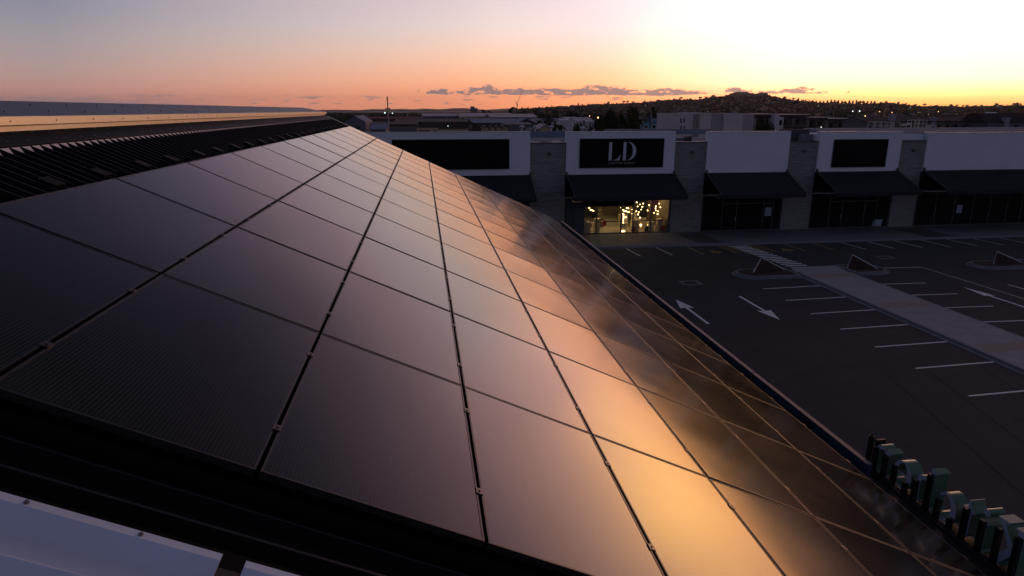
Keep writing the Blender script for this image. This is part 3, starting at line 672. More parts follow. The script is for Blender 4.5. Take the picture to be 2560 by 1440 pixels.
def notice(x, z0, w_, h_, lab, m_=None, lean=0.0):
    t_ = MB(); y_ = YF_+.165
    t_.prism([(x,z0),(x+w_,z0),(x+w_+lean,z0+h_),(x+lean,z0+h_)], lambda u,v,q: (u,q,v), y_, y_+.008)
    solo('notice_sheet', t_, m_ or m_paper, (x+w_/2, y_, z0), lab, 'notice')
notice(31.62, 1.42, .62, .82, 'pale paper notice on the glass of the middle dark shop')
notice(42.75, .22, .95, .62, 'pale board leaning low in the shop window left of the wide pier', None, .12)
notice(51.55, 1.3, .62, .78, 'pale paper notice on the glass of the far right shop')
notice(12.8, 1.75, .52, .78, 'pale notice board beside the grey door of the lit shop', mat('paper_b', (.2,.26,.27), .6))
notice(12.9, .55, .35, .25, 'small red sticker low beside the grey door', mat('red_sticker', (.28,.02,.03), .6))
notice(13.55, 1.25, .42, .25, 'small red oval sticker on the grey service door', mat('red_sticker', (.28,.02,.03), .6))
# service door left of the lit shop
b = MB(); b.box(12.42, 14.15, YF_+.1, YF_+.3, .1, 3.6); part('service_wall', b, mat('service_panel', (.035,.04,.045), .6), sb)
b = MB(); b.box(13.35, 14.1, YF_+.05, YF_+.12, .12, 2.5); part('service_door', b, mat('service_door_grey', (.05,.065,.075), .5), sb)
b = MB(); b.box(12.5, 13.2, 53.6, 54.0, 3.52, 3.6); part('soffit_lamp', b, mat('soffit_lamp_off', (.5,.38,.25), .5, emit=(.8,.45,.2), estr=.12), sb)

# sign boards
def board(x0, x1, z0, z1, lab):
    t_ = thing('sign_board', ((x0+x1)/2, YF_-.18, z0), lab, 'sign')
    b = MB(); b.box(x0, x1, YF_-.20, YF_-.125, z0, z1); part('board_face', b, m_drk, t_)
    b = MB(); e = .035
    b.box(x0-e, x1+e, YF_-.21, YF_-.12, z1, z1+e); b.box(x0-e, x1+e, YF_-.21, YF_-.12, z0-e, z0); b.box(x0-e, x0, YF_-.21, YF_-.12, z0, z1); b.box(x1, x1+e, YF_-.21, YF_-.12, z0, z1)
    part('board_frame', b, mat('sign_edge', (.03,.03,.035), .5), t_); return t_
board(-2.5, 7.36, 6.13, 8.6, 'wide blank black sign board on the leftmost white wall, partly behind the solar panels')
ld = board(13.62, 21.2, 6.13, 8.59, 'black sign board with large pale LD letters above the lit shop')
board(37.52, 42.9, 5.92, 8.40, 'blank black sign board on the white wall right of centre')
cx, cz = 16.25, 6.82
hL = 1.58
Lp = [[(0,0),(.27,0),(.27,hL),(.03,hL)], [(.40,0),(.98,0),(1.08,.44),(1.05,.44)]+[(1.05-.085*k, .44-.36*math.sin(R(18*k))) for k in range(1, 6)]+[(.50,.035),(.40,.03)]]
Dp = [[(0,0),(.27,0),(.27,hL),(.03,hL)], qarc(.42,hL/2,.76,hL/2,-90,90,20)+qarc(.42,hL/2,.47,hL/2-.03,88,-88,20)]
def flat_letter(polys, x, z, par, nm='letter'):
    me_ = MB()
    cu = bpy.data.curves.new('outline', 'CURVE'); cu.dimensions = '2D'; cu.fill_mode = 'BOTH'; cu.extrude = .02
    for P in polys:
        s = cu.splines.new('POLY'); s.points.add(len(P)-1)
        for q, (a, c) in enumerate(P): s.points[q].co = (a, c, 0, 1)
        s.use_cyclic_u = True
    tmp = bpy.data.objects.new('outline', cu); m0 = tmp.to_mesh(); base = wloc(par)
    me = bpy.data.meshes.new(nm); me.from_pydata([(x+v.co.x-base.x, YF_-.225-v.co.z-base.y, z+v.co.y-base.z) for v in m0.vertices], [], [tuple(p.vertices) for p in m0.polygons])
    me.materials.append(m_let); tmp.to_mesh_clear(); bpy.data.objects.remove(tmp); bpy.data.curves.remove(cu)
    o = bpy.data.objects.new(nm, me); COL.objects.link(o); o.parent = par
flat_letter(Lp, 16.2, 6.74, ld); flat_letter(Dp, 17.5, 6.74, ld)
cu = bpy.data.curves.new('small_lettering', 'FONT'); cu.body = 'LIGHTING DIRECT'; cu.size = .23; cu.space_character = 1.34; cu.extrude = .006; cu.align_x = 'CENTER'
tmp = bpy.data.objects.new('small_lettering', cu); m0 = bpy.data.meshes.new_from_object(tmp); bpy.data.objects.remove(tmp)
m0.materials.clear(); m0.materials.append(mat('small_letter', (.42,.42,.46), .5)); m0.name = 'small_lettering'
o = bpy.data.objects.new('small_lettering', m0); COL.objects.link(o); o.parent = ld
bl = wloc(ld); o.location = (17.42-bl.x, YF_-.212-bl.y, 6.43-bl.z); o.rotation_euler = (math.pi/2, 0, 0)

# ------------------------------------------------------------------ the lit lamp shop
m_in = mat('shop_interior_wall', (.20,.16,.10), .85, nscale=1.2, namt=.3)
m_fl = mat('shop_floor_tiles', (.38,.33,.24), .45, nscale=2, namt=.2)
b = MB(); b.box(14.05, 14.15, 56.85, 67.4, .1, 3.6); b.box(22.35, 22.5, 56.85, 67.4, .1, 3.6); b.box(14.15, 22.35, 67.3, 67.45, .1, 3.6); part('shop_inner_wall', b, m_in, sb)
b = MB(); b.box(14.15, 22.35, 56.85, 67.3, .05, .14); part('shop_floor', b, m_fl, sb)
b = MB(); b.box(14.15, 22.35, 56.85, 67.3, 3.58, 3.66); part('shop_ceiling', b, mat('black_ceiling', (.01,.01,.01), .8), sb)
gm = bpy.data.materials.new('clear_shop_glass'); gm.use_nodes = True; t = gm.node_tree; t.nodes.clear()
o1 = t.nodes.new('ShaderNodeOutputMaterial'); g1 = t.nodes.new('ShaderNodeBsdfGlossy'); g1.inputs['Roughness'].default_value = .03; g2 = t.nodes.new('ShaderNodeBsdfTransparent'); mx = t.nodes.new('ShaderNodeMixShader'); mx.inputs[0].default_value = .06
g2.inputs[0].default_value = (.9,.9,.86,1); t.links.new(g2.outputs[0], mx.inputs[1]); t.links.new(g1.outputs[0], mx.inputs[2]); t.links.new(mx.outputs[0], o1.inputs[0])
for x0, x1, zt in ((14.25,15.38,2.62),(15.48,17.66,2.62),(17.78,18.80,2.62),(18.86,20.45,3.45),(20.55,22.15,3.45)):
    b = MB(); b.box(x0, x1, YF_+.18, YF_+.19, .2, zt); part('lit_window_pane', b, gm, sb)
b = MB()
for x in (14.2,15.42,17.72,18.82,20.5,22.2): b.box(x-.05, x+.05, YF_+.1, YF_+.26, .1, 3.5)
b.box(14.2, 22.2, YF_+.1, YF_+.26, .1, .2); b.box(14.2, 22.2, YF_+.12, YF_+.24, 1.22, 1.28); b.box(14.2, 18.8, YF_+.08, YF_+.26, 2.62, 2.72); b.box(18.8, 22.2, YF_+.1, YF_+.26, 3.4, 3.6); b.box(22.2,22.42,YF_+.08,YF_+.3,.1,3.6)
b.box(15.86,15.9,YF_+.14,YF_+.2,.2,2.6) if False else None
part('lit_window_frame', b, mat('shop_frame_grey', (.045,.055,.06), .5), sb)
b = MB(); b.box(14.2, 18.78, YF_+.02, YF_+.22, 2.72, 3.56); part('header_panel', b, m_drk, sb)
m_plin = mat('white_plinth', (.62,.55,.42), .6)
plinths = [(14.75,57.6,.55,.95),(15.9,58.4,.5,1.15),(18.25,57.8,.5,.78),(19.4,57.9,.62,.95),(20.9,57.9,.5,.85),(21.75,57.8,.5,1.1),(20.0,58.8,.5,.9),(16.2,60.2,.8,.5),(18.9,60,.7,1.2),(21.0,61,.9,1.3),(20.2,60.2,.6,1.4)]
for k, (x, y, s, h) in enumerate(plinths):
    b = MB(); b.box(x-s/2, x+s/2, y-s/2, y+s/2, .14, h+.1); b.box(x-s/2-.02, x+s/2+.02, y-s/2-.02, y+s/2+.02, h+.1, h+.13)
    solo('display_plinth', b, m_plin, (x, y, .14), 'cream display plinth standing on the floor of the lit shop', 'plinth', 'display plinths in the lamp shop')
for x, y, z, w_, h_, c, lab in ((16.35,58.0,.65,.35,.45,(.5,.02,.02),'small red box on the pale stand inside the lit shop doorway'),(18.95,57.3,.15,.32,.42,(.22,.02,.03),'dark red box on the floor under the round lamps'),(20.25,57.3,.15,.32,.42,(.03,.03,.02),'black box on the floor left of the fourth plinth'),(21.75,57.25,.15,.3,.45,(.25,.02,.03),'dark red box on the floor at the right end of the lit window')):
    b = MB(); b.box(x, x+w_, y, y+.25, z, z+h_); b.box(x-.01, x+w_+.01, y-.01, y+.26, z+h_, z+h_+.03); solo('display_box', b, mat('box_%.2f_%.2f' % (c[0], c[1]), c, .6), (x+w_/2, y, z), lab, 'box')
for x, z, w_, h_, c, lab in ((21.2,1.75,.75,1.05,(.10,.012,.05),'dark crimson poster on the right wall of the lit shop'),(20.95,1.7,.32,.42,(.25,.22,.2),'small pale poster beside the crimson one'),(14.3,1.4,.85,.95,(.01,.01,.01),'black panel inside the left window of the lit shop'),(18.9,1.6,.5,.6,(.35,.2,.12),'salmon picture frame inside the middle of the lit shop'),(19.9,1.2,1.0,1.9,(.008,.012,.008),'tall dark drape behind the round lamps')):
    b = MB(); b.box(x, x+w_, 58.9, 58.95, z, z+h_); b.box(x-.02, x+w_+.02, 58.95, 58.98, z-.02, z+h_+.02); solo('shop_poster', b, mat('poster_%.3f_%.3f' % (c[0], c[1]), c, .7), (x+w_/2, 58.92, z), lab, 'poster')
# shelving receding along the left, with boxes
for k in range(6):
    y = 60+k*1.15
    b = MB(); b.box(16.4+k*.24, 17.0+k*.24, y, y+.5, .14, 1.0+.22*k); solo('shop_shelf', b, mat('shelf_brown', (.12,.09,.05), .7), (16.7+k*.24, y+.2, .14), 'brown display shelf receding towards the back of the lit shop', 'shelf', 'shelves stepping back through the lamp shop')
b = MB(); b.box(15.5, 17.6, 62.5, 67.2, .15, 2.3) if False else b.box(19.6, 22.2, 63.5, 64.0, .14, 2.6); solo('shop_partition', b, mat('partition', (.14,.11,.07), .8), (20.9, 63.7, .14), 'tan partition wall at the back right of the lit shop', 'partition')
m_bulb = mat('glowing_bulb', (.9,.8,.6), .4, emit=(1.0,.66,.28), estr=9.0)
m_cord = mat('lamp_cord', (.02,.02,.02), .6)
def pendant(x, z, y, r_=.09, lab='round glowing glass pendant lamp hanging in the lit shop window', g='glowing pendant lamps in the lamp shop'):
    t_ = thing('pendant_lamp', (x, y, z), lab, 'lamp', g)
    b = MB(); b.ball((x,y,z), r_, 10, 6); part('bulb', b, m_bulb, t_, True)
    b = MB(); b.tube([(x,y,z+r_),(x,y,3.58)], .008, 4); part('cord', b, m_cord, t_)
for px, py in ((1592,506),(1600,511),(1608,509),(1594,516),(1606,517),(1623,513),(1603,524),(1597,530),(1619,526),(1595,536),(1600,544),(1648,509),(1640,516),(1651,518),(1639,521),(1640,526),(1645,528),(1635,532),(1644,535),(1591,528)):
    p = at(px, py, 58.1+rnd.random()*.3); pendant(p.x, p.z, p.y, .045+.02*rnd.random())
def flatlamp(px, py, w_, Y, lab):
    p = at(px, py, Y); t_ = thing('disc_lamp', tuple(p), lab, 'lamp', 'glowing disc lamps near the shop ceiling')
    w_ *= .62; b = MB(); b.ball(p, w_, 12, 5, (1, 1, .3)); part('shade', b, m_bulb, t_, True)
    b = MB(); b.tube([(p.x,p.y,p.z+w_*.3),(p.x,p.y,3.58)], .01, 4); part('cord', b, m_cord, t_)
for px, py, w_ in ((1473,520,.16),(1478,525,.2),(1483,527,.18),(1568,520,.2),(1571,521,.12),(1558,525,.16),(1563,528,.28),(1571,530,.2),(1557,534,.14),(1580,524,.1),(1564,543,.2),(1552,519,.08),(1580,534,.1)):
    flatlamp(px, py, w_, 58.0+rnd.random()*.6, 'flat glowing disc lamp hung near the ceiling of the lit shop')
b = MB(); p = at(1559, 536, 57.6); b.tube([(p.x,57.6,.2),(p.x,57.6,p.z)], .035, 8); b.box(p.x-.16, p.x+.16, 57.45, 57.75, .14, .2)
solo('floor_lamp', b, mat('lamp_tube_glow', (.9,.8,.6), .5, emit=(1.0,.68,.3), estr=9), (p.x, 57.6, .14), 'tall glowing tube floor lamp in the lit shop window', 'lamp')
for k, (px, py, zz) in enumerate(((1563,563,.1),(1602,562,.07),(1621,562,.06),(1652,552,.06),(1471,555,.05))):
    p = at(px, py, 57.85); b = MB(); b.ball(p, zz+.03, 10, 6, (1, 1, .8)); b.tube([(p.x,p.y,p.z-.2),(p.x,p.y,p.z)], .02, 6)
    solo('table_lamp', b, m_bulb, tuple(p), 'small glowing table lamp on a plinth in the lit shop', 'lamp', 'table lamps on plinths', True)
for x, y in ((16.0,59.5),(18.6,59.0),(21.0,59.3),(18.0,63.5)):
    ld_ = bpy.data.lights.new('shop_ceiling_light', 'POINT'); ld_.energy = 85; ld_.color = (1.0,.70,.36); ld_.shadow_soft_size = .25
    o = bpy.data.objects.new('shop_ceiling_light', ld_); COL.objects.link(o); o.location = (x, y, 3.0); o['label'] = 'warm ceiling light inside the lit shop'; o['category'] = 'light'; o['group'] = 'ceiling lights in the lamp shop'
# rooftop plant on the strip
m_pl = mat('plant_white', (.42,.40,.40), .5)
def frame_box(x0, x1, y0, y1, z0, z1, nx, lab, nz_=2):
    t_ = thing('rooftop_plant_frame', ((x0+x1)/2, (y0+y1)/2, z0), lab, 'plant frame'); b = MB(); s = .022
    for y_ in (y0, y1):
        for k in range(nx+1): xx = x0+(x1-x0)*k/nx; b.box(xx-s, xx+s, y_-s, y_+s, z0, z1)
        for k in range(nz_+1): zz = z0+(z1-z0)*k/nz_; b.box(x0, x1, y_-s*.8, y_+s*.8, zz-s*.8, zz+s*.8)
    for xx in (x0, x1): b.box(xx-s*.8, xx+s*.8, y0, y1, z1-s, z1+s*.6)
    part('rails', b, m_pl, t_); return t_
def fb(p0, p1, pt, Y, n_, lab, nz_): 
    a, c = at(p0, pt, Y), at(p1, pt, Y); frame_box(a.x, c.x, Y, Y+1.2, 9.0, a.z, n_, lab, nz_)
fb(2190, 2250, 305, 64.5, 4, 'low white pipe frame on the shop roof', 2); fb(2290, 2318, 300.5, 65, 3, 'tall white cage frame on the shop roof', 3)
def acu(x, y, z, w_, h_, lab, c=(.42,.42,.42)):
    t_ = thing('rooftop_unit', (x, y, z), lab, 'air conditioner')
    b = MB(); b.box(x-w_/2, x+w_/2, y-.3, y+.3, z+.08, z+h_); part('casing', b, mat('unit_%.2f' % c[0], c, .6), t_)
    b = MB(); b.prism([(w_*.3*math.cos(R(a)), h_*.32*math.sin(R(a))) for a in range(0, 360, 30)], lambda u,v,q: (x+u, q, z+h_/2+v), y-.33, y-.30); part('fan_grille', b, m_blk, t_)
    b = MB(); b.box(x-w_/2, x-w_/2+.1, y-.25, y+.25, z, z+.08); b.box(x+w_/2-.1, x+w_/2, y-.25, y+.25, z, z+.08); part('feet', b, m_blk, t_)
def ac(px, pt, Y, w_, lab, c): p = at(px, pt, Y); acu(p.x, Y, 9.0, w_, p.z-9.0, lab, c)
ac(2267, 309, 64.5, .75, 'white air conditioning box between the two roof frames', (.42,.42,.42)); ac(2254, 314, 63.6, .6, 'dark air conditioning box on the shop roof right of the low frame', (.06,.06,.06)); ac(2328, 313, 64.5, .75, 'pale air conditioning box right of the tall cage frame', (.3,.3,.3))
acu(24.9, 60.0, 8.1, .5, .55, 'small dark air conditioning unit behind the second concrete pier', (.03,.03,.03))
b = MB(); b.box(10.4, 11.0, 57.6, 57.9, 8.1, 8.5); b.tube([(10.2,57.7,8.35),(10.5,57.7,8.62),(10.9,57.7,8.40),(11.3,57.7,8.34)], .08, 6); solo('roof_duct', b, m_pl, (10.8, 57.7, 8.1), 'small white duct lying on the roof behind the first concrete pier', 'duct')
for x, y in ((13.2,88),(15,88),(17.2,88),(19.5,80)):
    b = MB(); b.ball((x, y, 8.9), .35, 10, 6, (1, 1, .6)); b.tube([(x,y,8.1),(x,y,8.9)], .12, 6); solo('roof_vent', b, m_pl, (x, y, 8.1), 'small round pale vent on the shop roof behind the lettered sign wall', 'vent', 'round roof vents on the shop roof')

# ================================================================== TOWN AND HILLS BEYOND
m_trunk = mat('bark', (.05,.038,.028), .9)
def leafmat(name, col): 
    return mat(name, col, .9, spec=.05, nscale=.35, namt=.45, coord='Object')
m_leaf = leafmat('leaf_dark', (.028,.042,.018)); m_leaf2 = leafmat('leaf_olive', (.045,.052,.022)); m_leaf3 = leafmat('leaf_deep', (.018,.030,.016)); m_leaf4 = leafmat('leaf_brown', (.055,.040,.022))
def crown_mesh(seed, kind, nf, lm):
    r = random.Random(seed); b = MB(); tr = MB()
    lobes = []
    if kind == 'round':
        for k in range(9): a = r.uniform(0, 6.28); rr = r.uniform(0, .30); lobes.append((rr*math.cos(a), rr*math.sin(a), r.uniform(.42, .80), r.uniform(.17, .27)))
    elif kind == 'tall':
        for k in range(9): lobes.append((r.uniform(-.1,.1), r.uniform(-.1,.1), .25+.075*k, .17*(1-.07*k)))
    elif kind == 'wide':
        for k in range(13): a = r.uniform(0, 6.28); rr = r.uniform(.1, .55); lobes.append((rr*math.cos(a), rr*math.sin(a), r.uniform(.5, .85), r.uniform(.15, .24)))
    elif kind == 'bush':
        for k in range(10): a = r.uniform(0, 6.28); rr = r.uniform(0, .45); lobes.append((rr*math.cos(a), rr*math.sin(a), r.uniform(.22, .62), r.uniform(.2, .32)))
    elif kind == 'cone':
        for k in range(10): lobes.append((r.uniform(-.02,.02), 0, .10+.088*k, .15*(1-.095*k)+.012))
    for k in range(nf):
        cx, cy, cz, cr = lobes[r.randrange(len(lobes))]
        d = Vector((r.gauss(0,1), r.gauss(0,1), r.gauss(0,1))).normalized()*cr*(r.random()**.4)
        p = Vector((cx, cy, cz))+Vector((d.x, d.y, d.z*.8)); s = r.uniform(.6, 1.5)*(1.1/math.sqrt(nf))
        a = Vector((r.gauss(0,1), r.gauss(0,1), r.gauss(0,.6))).normalized(); c = a.orthogonal().normalized()
        b.face([p-a*s, p+c*s*.8, p+a*s, p-c*s*.8])
    tr.tube([(0,0,0),(.01,0,.2),(0,.01,.45),(0,0,.7)], [.035,.027,.02,.008], 6)
    for k in range(0 if kind in ('cone','bush') else 4):
        cx, cy, cz, cr = lobes[k]; tr.tube([(0,0,.25+.05*k),(cx*.5,cy*.5,(.3+cz)/2),(cx,cy,cz)], [.014,.01,.004], 5)
    return b.mesh('crown', lm), tr.mesh('trunk', m_trunk)
VAR = {}
for k, (kd, nf, lm) in enumerate((('round',1500,m_leaf),('round',1500,m_leaf2),('tall',1100,m_leaf3),('wide',1900,m_leaf),('bush',1300,m_leaf3),('cone',500,m_leaf3),('round',220,m_leaf),('wide',260,m_leaf3),('tall',180,m_leaf2),('cone',150,m_leaf3),('bush',240,m_leaf2),('wide',1900,m_leaf3))):
    VAR[(kd, 'near' if nf >= 500 else 'far', len([1 for q in VAR if q[0] == kd and q[1] == ('near' if nf >= 500 else 'far')]))] = crown_mesh(50+k, kd, nf, lm)
def tree(kind, q, i, loc, h, wd, lab, group=None, name='tree', cat='tree'):
    cm_, tm_ = VAR[(kind, q, i)]
    t_ = thing(name, loc, lab, cat, group); t_.scale = (wd, wd, h); t_.rotation_euler = (0, 0, rnd.uniform(0, 6.28))
    for nm_, me in (('crown', cm_), ('trunk', tm_)):
        o = bpy.data.objects.new(nm_, me); COL.objects.link(o); o.parent = t_
    return t_
def tree_px(kind, i, px0, px1, pytop, Y, lab, z0=0, name='tree', cat='tree', group=None, q='near'):
    a = at(px0, pytop, Y); c = at(px1, pytop, Y); wd = (c.x-a.x); h = a.z-z0
    k = {'round': 1.2, 'tall': .5, 'wide': 1.7, 'bush': 1.5, 'cone': .34}[kind]; top = {'round': .87, 'tall': .90, 'wide': .92, 'bush': .80, 'cone': 1.0}[kind]
    return tree(kind, q, i, ((a.x+c.x)/2, Y, z0), h/top, wd/k, lab, group, name, cat)

# --- buildings helper: body with roof, windows
def bmat(name, c, n=.12): return mat(name, c, .85, spec=(.06 if name.startswith('h_') else .3), nscale=.5, namt=n)
def gable(px0, px1, pyr, pye, Y, depth, lab, roofm, wallm, name='warehouse', ridge='x', zbase=0, cat='building', group=None, extras=None):
    """ridge along x (parallel to the photo plane) or y; pyr/pye: photo rows of ridge and eave"""
    a = at(px0, pye, Y); c = at(px1, pye, Y); zr = at((px0+px1)/2, pyr, Y+(depth/2 if ridge == 'x' else 0)).z; ze = a.z
    zr = max(zr, ze+.4)
    t_ = thing(name, ((a.x+c.x)/2, Y+depth/2, zbase), lab, cat, group)
    x0, x1, y0, y1 = a.x, c.x, Y, Y+depth
    b = MB()
    if ridge == 'x': b.prism([(y0,zbase),(y1,zbase),(y1,ze),((y0+y1)/2,zr-.15),(y0,ze)], lambda u,v,q: (q,u,v), x0+.2, x1-.2)
    else: b.prism([(x0,zbase),(x1,zbase),(x1,ze),((x0+x1)/2,zr-.15),(x0,ze)], lambda u,v,q: (u,q,v), y0+.2, y1-.2)
    part('wall', b, wallm, t_)
    b = MB(); e = .35
    if ridge == 'x': b.prism([(y0-e,ze-.15),((y0+y1)/2,zr),(y1+e,ze-.15),(y1+e,ze+.02),((y0+y1)/2,zr+.18),(y0-e,ze+.02)], lambda u,v,q: (q,u,v), x0-.1, x1+.1)
    else: b.prism([(x0-e,ze-.15),((x0+x1)/2,zr),(x1+e,ze-.15),(x1+e,ze+.02),((x0+x1)/2,zr+.18),(x0-e,ze+.02)], lambda u,v,q: (u,q,v), y0-.1, y1+.1)
    part('roof', b, roofm, t_)
    return t_, (x0, x1, y0, y1, ze, zr)
def windows(t_, x0, x1, zs, y, n_, w_, h_, m_=None, nm='window'):
    for z in zs:
        for k in range(n_):
            xx = x0+(x1-x0)*(k+.5)/n_
            b = MB(); b.box(xx-w_/2, xx+w_/2, y-.06, y-.01, z, z+h_); f_ = part(nm, b, m_ or m_gls, t_)
c_rblue = bmat('roof_blue_grey', (.17,.20,.27)); c_rdark = bmat('roof_charcoal', (.035,.035,.045)); c_rred = bmat('roof_red', (.12,.03,.03)); c_rlight = bmat('roof_pale', (.48,.41,.41)); c_wtan = bmat('wall_tan', (.46,.34,.22)); c_wgrey = bmat('wall_grey', (.14,.13,.14)); c_wbrown = bmat('wall_brown', (.06,.045,.04)); c_wpale = bmat('wall_pale', (.55,.50,.50)); c_rmid = bmat('roof_mid_grey', (.16,.15,.17))
G_W = 'sheds of the industrial area'
gable(862,914,290,306,390,55,'grey gabled shed beyond the far end of the ridge',c_rblue,c_wgrey,ridge='y')
gable(900,1056,292,297,500,30,'long low red roofed shed behind the tall mast',c_rred,c_wbrown)
gable(985,1200,298,305,420,60,'wide dark roofed shed right of the mast',c_rdark,c_wbrown)
gable(925,1045,305,311,300,40,'dark low shed in front of the red roofed one',c_rdark,c_wbrown)
gable(926,966,312,323,165,12,'small blue grey roof with skylights just behind the shops',c_rblue,c_wgrey)
gable(975,1040,318,327,150,10,'dark blue low roof between the skylit roof and the cream frame',c_rdark,c_wgrey)
gable(1055,1160,284,290,620,60,'pale long shed left of the trees on the skyline',c_rlight,c_wgrey)
gable(1150,1290,283,291,600,70,'wide pale roofed shed in the middle distance',c_rlight,c_wtan)
gable(1225,1345,285,293,560,50,'pale roofed shed touching the skyline trees',c_rlight,c_wgrey)
gable(1180,1300,297,307,330,34,'blue grey roofed shed with a row of roof lights',c_rblue,c_wbrown)
t_, q = gable(1292,1340,297,308,318,22,'brown gable ended shed beside the blue grey roof',c_rblue,c_wbrown,ridge='y')
gable(1340,1425,296,302,430,30,'mid grey low building behind the palms',c_rmid,c_wpale)
t_, q = gable(1262,1330,307,311,230,16,'long grey walled building behind the cream gables',c_rmid,c_wgrey)
for k in range(4):
    gable(1208+16*k,1222+16*k,314.5,321,205,7,'small cream house gable in a row of four behind the leftmost wall',c_rdark,c_wtan,ridge='y',name='gabled_house',cat='house',group='row of four cream gables')
t_ = thing('cream_frame_building', tuple(at(1068,330,152).xy)+(0,), 'cream framed building front with a faded orange panel', 'building')
a = at(1042,320,152); c = at(1095,332,152)
b = MB(); b.box(a.x, c.x, 152, 160, 0, a.z-.5); part('wall', b, c_wbrown, t_)
b = MB(); b.box(a.x-.1, c.x+.1, 151.7, 152, a.z-.35, a.z); b.box(a.x-.1, a.x+.5, 151.7, 152, 0, a.z-.35); b.box(c.x-.4, c.x+.1, 151.7, 152, 0, a.z-.35); part('frame', b, c_wtan, t_)
b = MB(); b.box(a.x+.8, a.x+2.6, 151.8, 151.99, 5.2, a.z-.6); part('orange_panel', b, mat('orange_paint', (.28,.06,.02), .7, nscale=3, namt=.5), t_)
b = MB(); b.box(a.x+2.8, a.x+3.9, 151.8, 151.99, 5.4, a.z-.55); part('pale_panel', b, mat('pale_graphic', (.4,.38,.38), .7, nscale=4, namt=.5), t_)
# mast
p = at(968, 242, 78); t_ = thing('tall_mast', (p.x, 78, 8.0), 'tall thin pole with a short crossbar standing behind the shops', 'mast')
b = MB(); b.tube([(p.x,78,0),(p.x,78,11.2)], .075, 8); part('lower_pole', b, mat('galvanised', (.20,.19,.20), .5, metal=.4), t_)
b = MB(); b.tube([(p.x,78,11.2),(p.x,78,p.z)], [.05,.075], 8); b.ball((p.x,78,p.z), .05, 6, 4); part('top_aerial', b, mat('aerial_brown', (.07,.035,.035), .6), t_)
b = MB(); b.box(p.x-.2, p.x+.2, 77.95, 78.05, 11.16, 11.24); b.ball((p.x-.2,78,11.2), .09, 6, 4); b.ball((p.x+.2,78,11.2), .09, 6, 4); part('crossbar', b, m_blk, t_)
# white two-storey block and pale roofs
t_, q = gable(1402,1426,299,301,255,10,'small white block with tall dark windows beside the palms',c_wpale,c_wpale,name='white_block')
windows(t_, q[0]+2.2, q[1]-.6, (q[4]-2.6,), q[2]+.2, 2, .6, 1.9)
gable(1415,1448,293,297,300,16,'pale flat roofed building above the white block',c_rlight,c_wpale)
gable(1440,1486,294,304,285,18,'pale hip roofed house left of the warm street light',c_rlight,c_wpale,name='house',cat='house')
gable(1326,1346,322,331,118,6,'orange lit timber house gable behind the first pier',c_rmid,c_wtan,ridge='y',name='house',cat='house')
gable(1350,1376,312,322,122,6,'orange lit timber house among the palms',c_rlight,c_wtan,ridge='y',name='house',cat='house')
# teal pavilion with sail
Y = 255; a = at(1607,296,Y); c = at(1697,328,Y); m_teal = bmat('teal_wall', (.08,.20,.25)); 
t_ = thing('teal_pavilion', ((a.x+c.x)/2, Y+6, 0), 'teal pavilion with white framed windows and a pointed sail roof', 'building')
zt = at(1650, 306, Y).z
b = MB(); b.box(a.x, c.x+1, Y, Y+12, 0, zt); part('wall', b, m_teal, t_)
b = MB(); b.box(a.x+6, c.x+1, Y+1, Y+10, zt, at(1650,298,Y).z); part('upper_wall', b, m_teal, t_)
for k in range(5):
    pw = at(1615.5+19.3*k, 315, Y); b = MB(); b.box(pw.x-1.05, pw.x+.95, Y-.2, Y, pw.z-1.3, pw.z+.7); f_ = part('window_surround', b, bmat('pale_teal', (.30,.42,.46)), t_)
    b = MB(); b.box(pw.x-.6, pw.x+.55, Y-.26, Y-.2, pw.z-.8, pw.z+.25); part('window_pane', b, m_gls, t_)
    pw = at(1607+19.3*k, 315, Y); b = MB(); b.box(pw.x-.16, pw.x+.16, Y-.5, Y-.1, 0, zt+.6); part('pillar', b, bmat('pillar_tan', (.24,.21,.17)), t_)
s0, s1, s2 = at(1612,306,Y), at(1632,306,Y), at(1630,285,Y)
cur_ = [(s0.x,zt)]+[(s0.x+(s2.x-s0.x)*k/8, zt+(s2.z-zt)*(k/8)**2.3) for k in range(1, 9)]+[(s1.x,zt)]
b = MB(); b.prism(cur_, lambda u,v,q: (u,q,v), Y+1, Y+1.4); b.cur = 1; b.prism([(s2.x,s2.z),(s2.x+.18,s2.z),(s1.x+.3,zt),(s1.x-.1,zt)], lambda u,v,q: (u,q,v), Y+.9, Y+1.5); part('sail_roof', b, [bmat('sail_teal', (.04,.10,.14)), bmat('sail_edge', (.45,.38,.33))], t_)
b = MB(); b.box(at(1655,299,Y).x, at(1672,299,Y).x, Y+.6, Y+1, at(1655,306,Y).z, at(1655,299,Y).z); part('pale_screen', b, bmat('pale_teal2', (.24,.30,.33)), t_)
# big beige block
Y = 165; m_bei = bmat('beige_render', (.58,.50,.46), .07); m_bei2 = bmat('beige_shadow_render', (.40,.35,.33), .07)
a = at(1697,284,Y); c = at(1893,284,Y)
t_ = thing('beige_block', ((a.x+c.x)/2, Y+8, 0), 'large plain beige block with stepped bays and four slit windows', 'building')
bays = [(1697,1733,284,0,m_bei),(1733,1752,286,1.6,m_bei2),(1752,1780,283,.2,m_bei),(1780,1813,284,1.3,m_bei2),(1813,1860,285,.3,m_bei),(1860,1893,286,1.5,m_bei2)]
for x0, x1, py, dy, mm in bays:
    A = at(x0, py, Y); B_ = at(x1, py, Y); b = MB(); b.box(A.x, B_.x, Y+dy, Y+16, 0, A.z); part('wall_bay', b, mm, t_)
    b = MB(); b.box(A.x-.05, B_.x+.05, Y+dy-.06, Y+16, A.z, A.z+.12); part('bay_coping', b, m_bei, t_)
b = MB(); B_ = at(1752,283,Y); b.box(B_.x-.4, B_.x+.4, Y+.1, Y+1, B_.z, B_.z+.3); part('roof_nib', b, m_bei, t_)
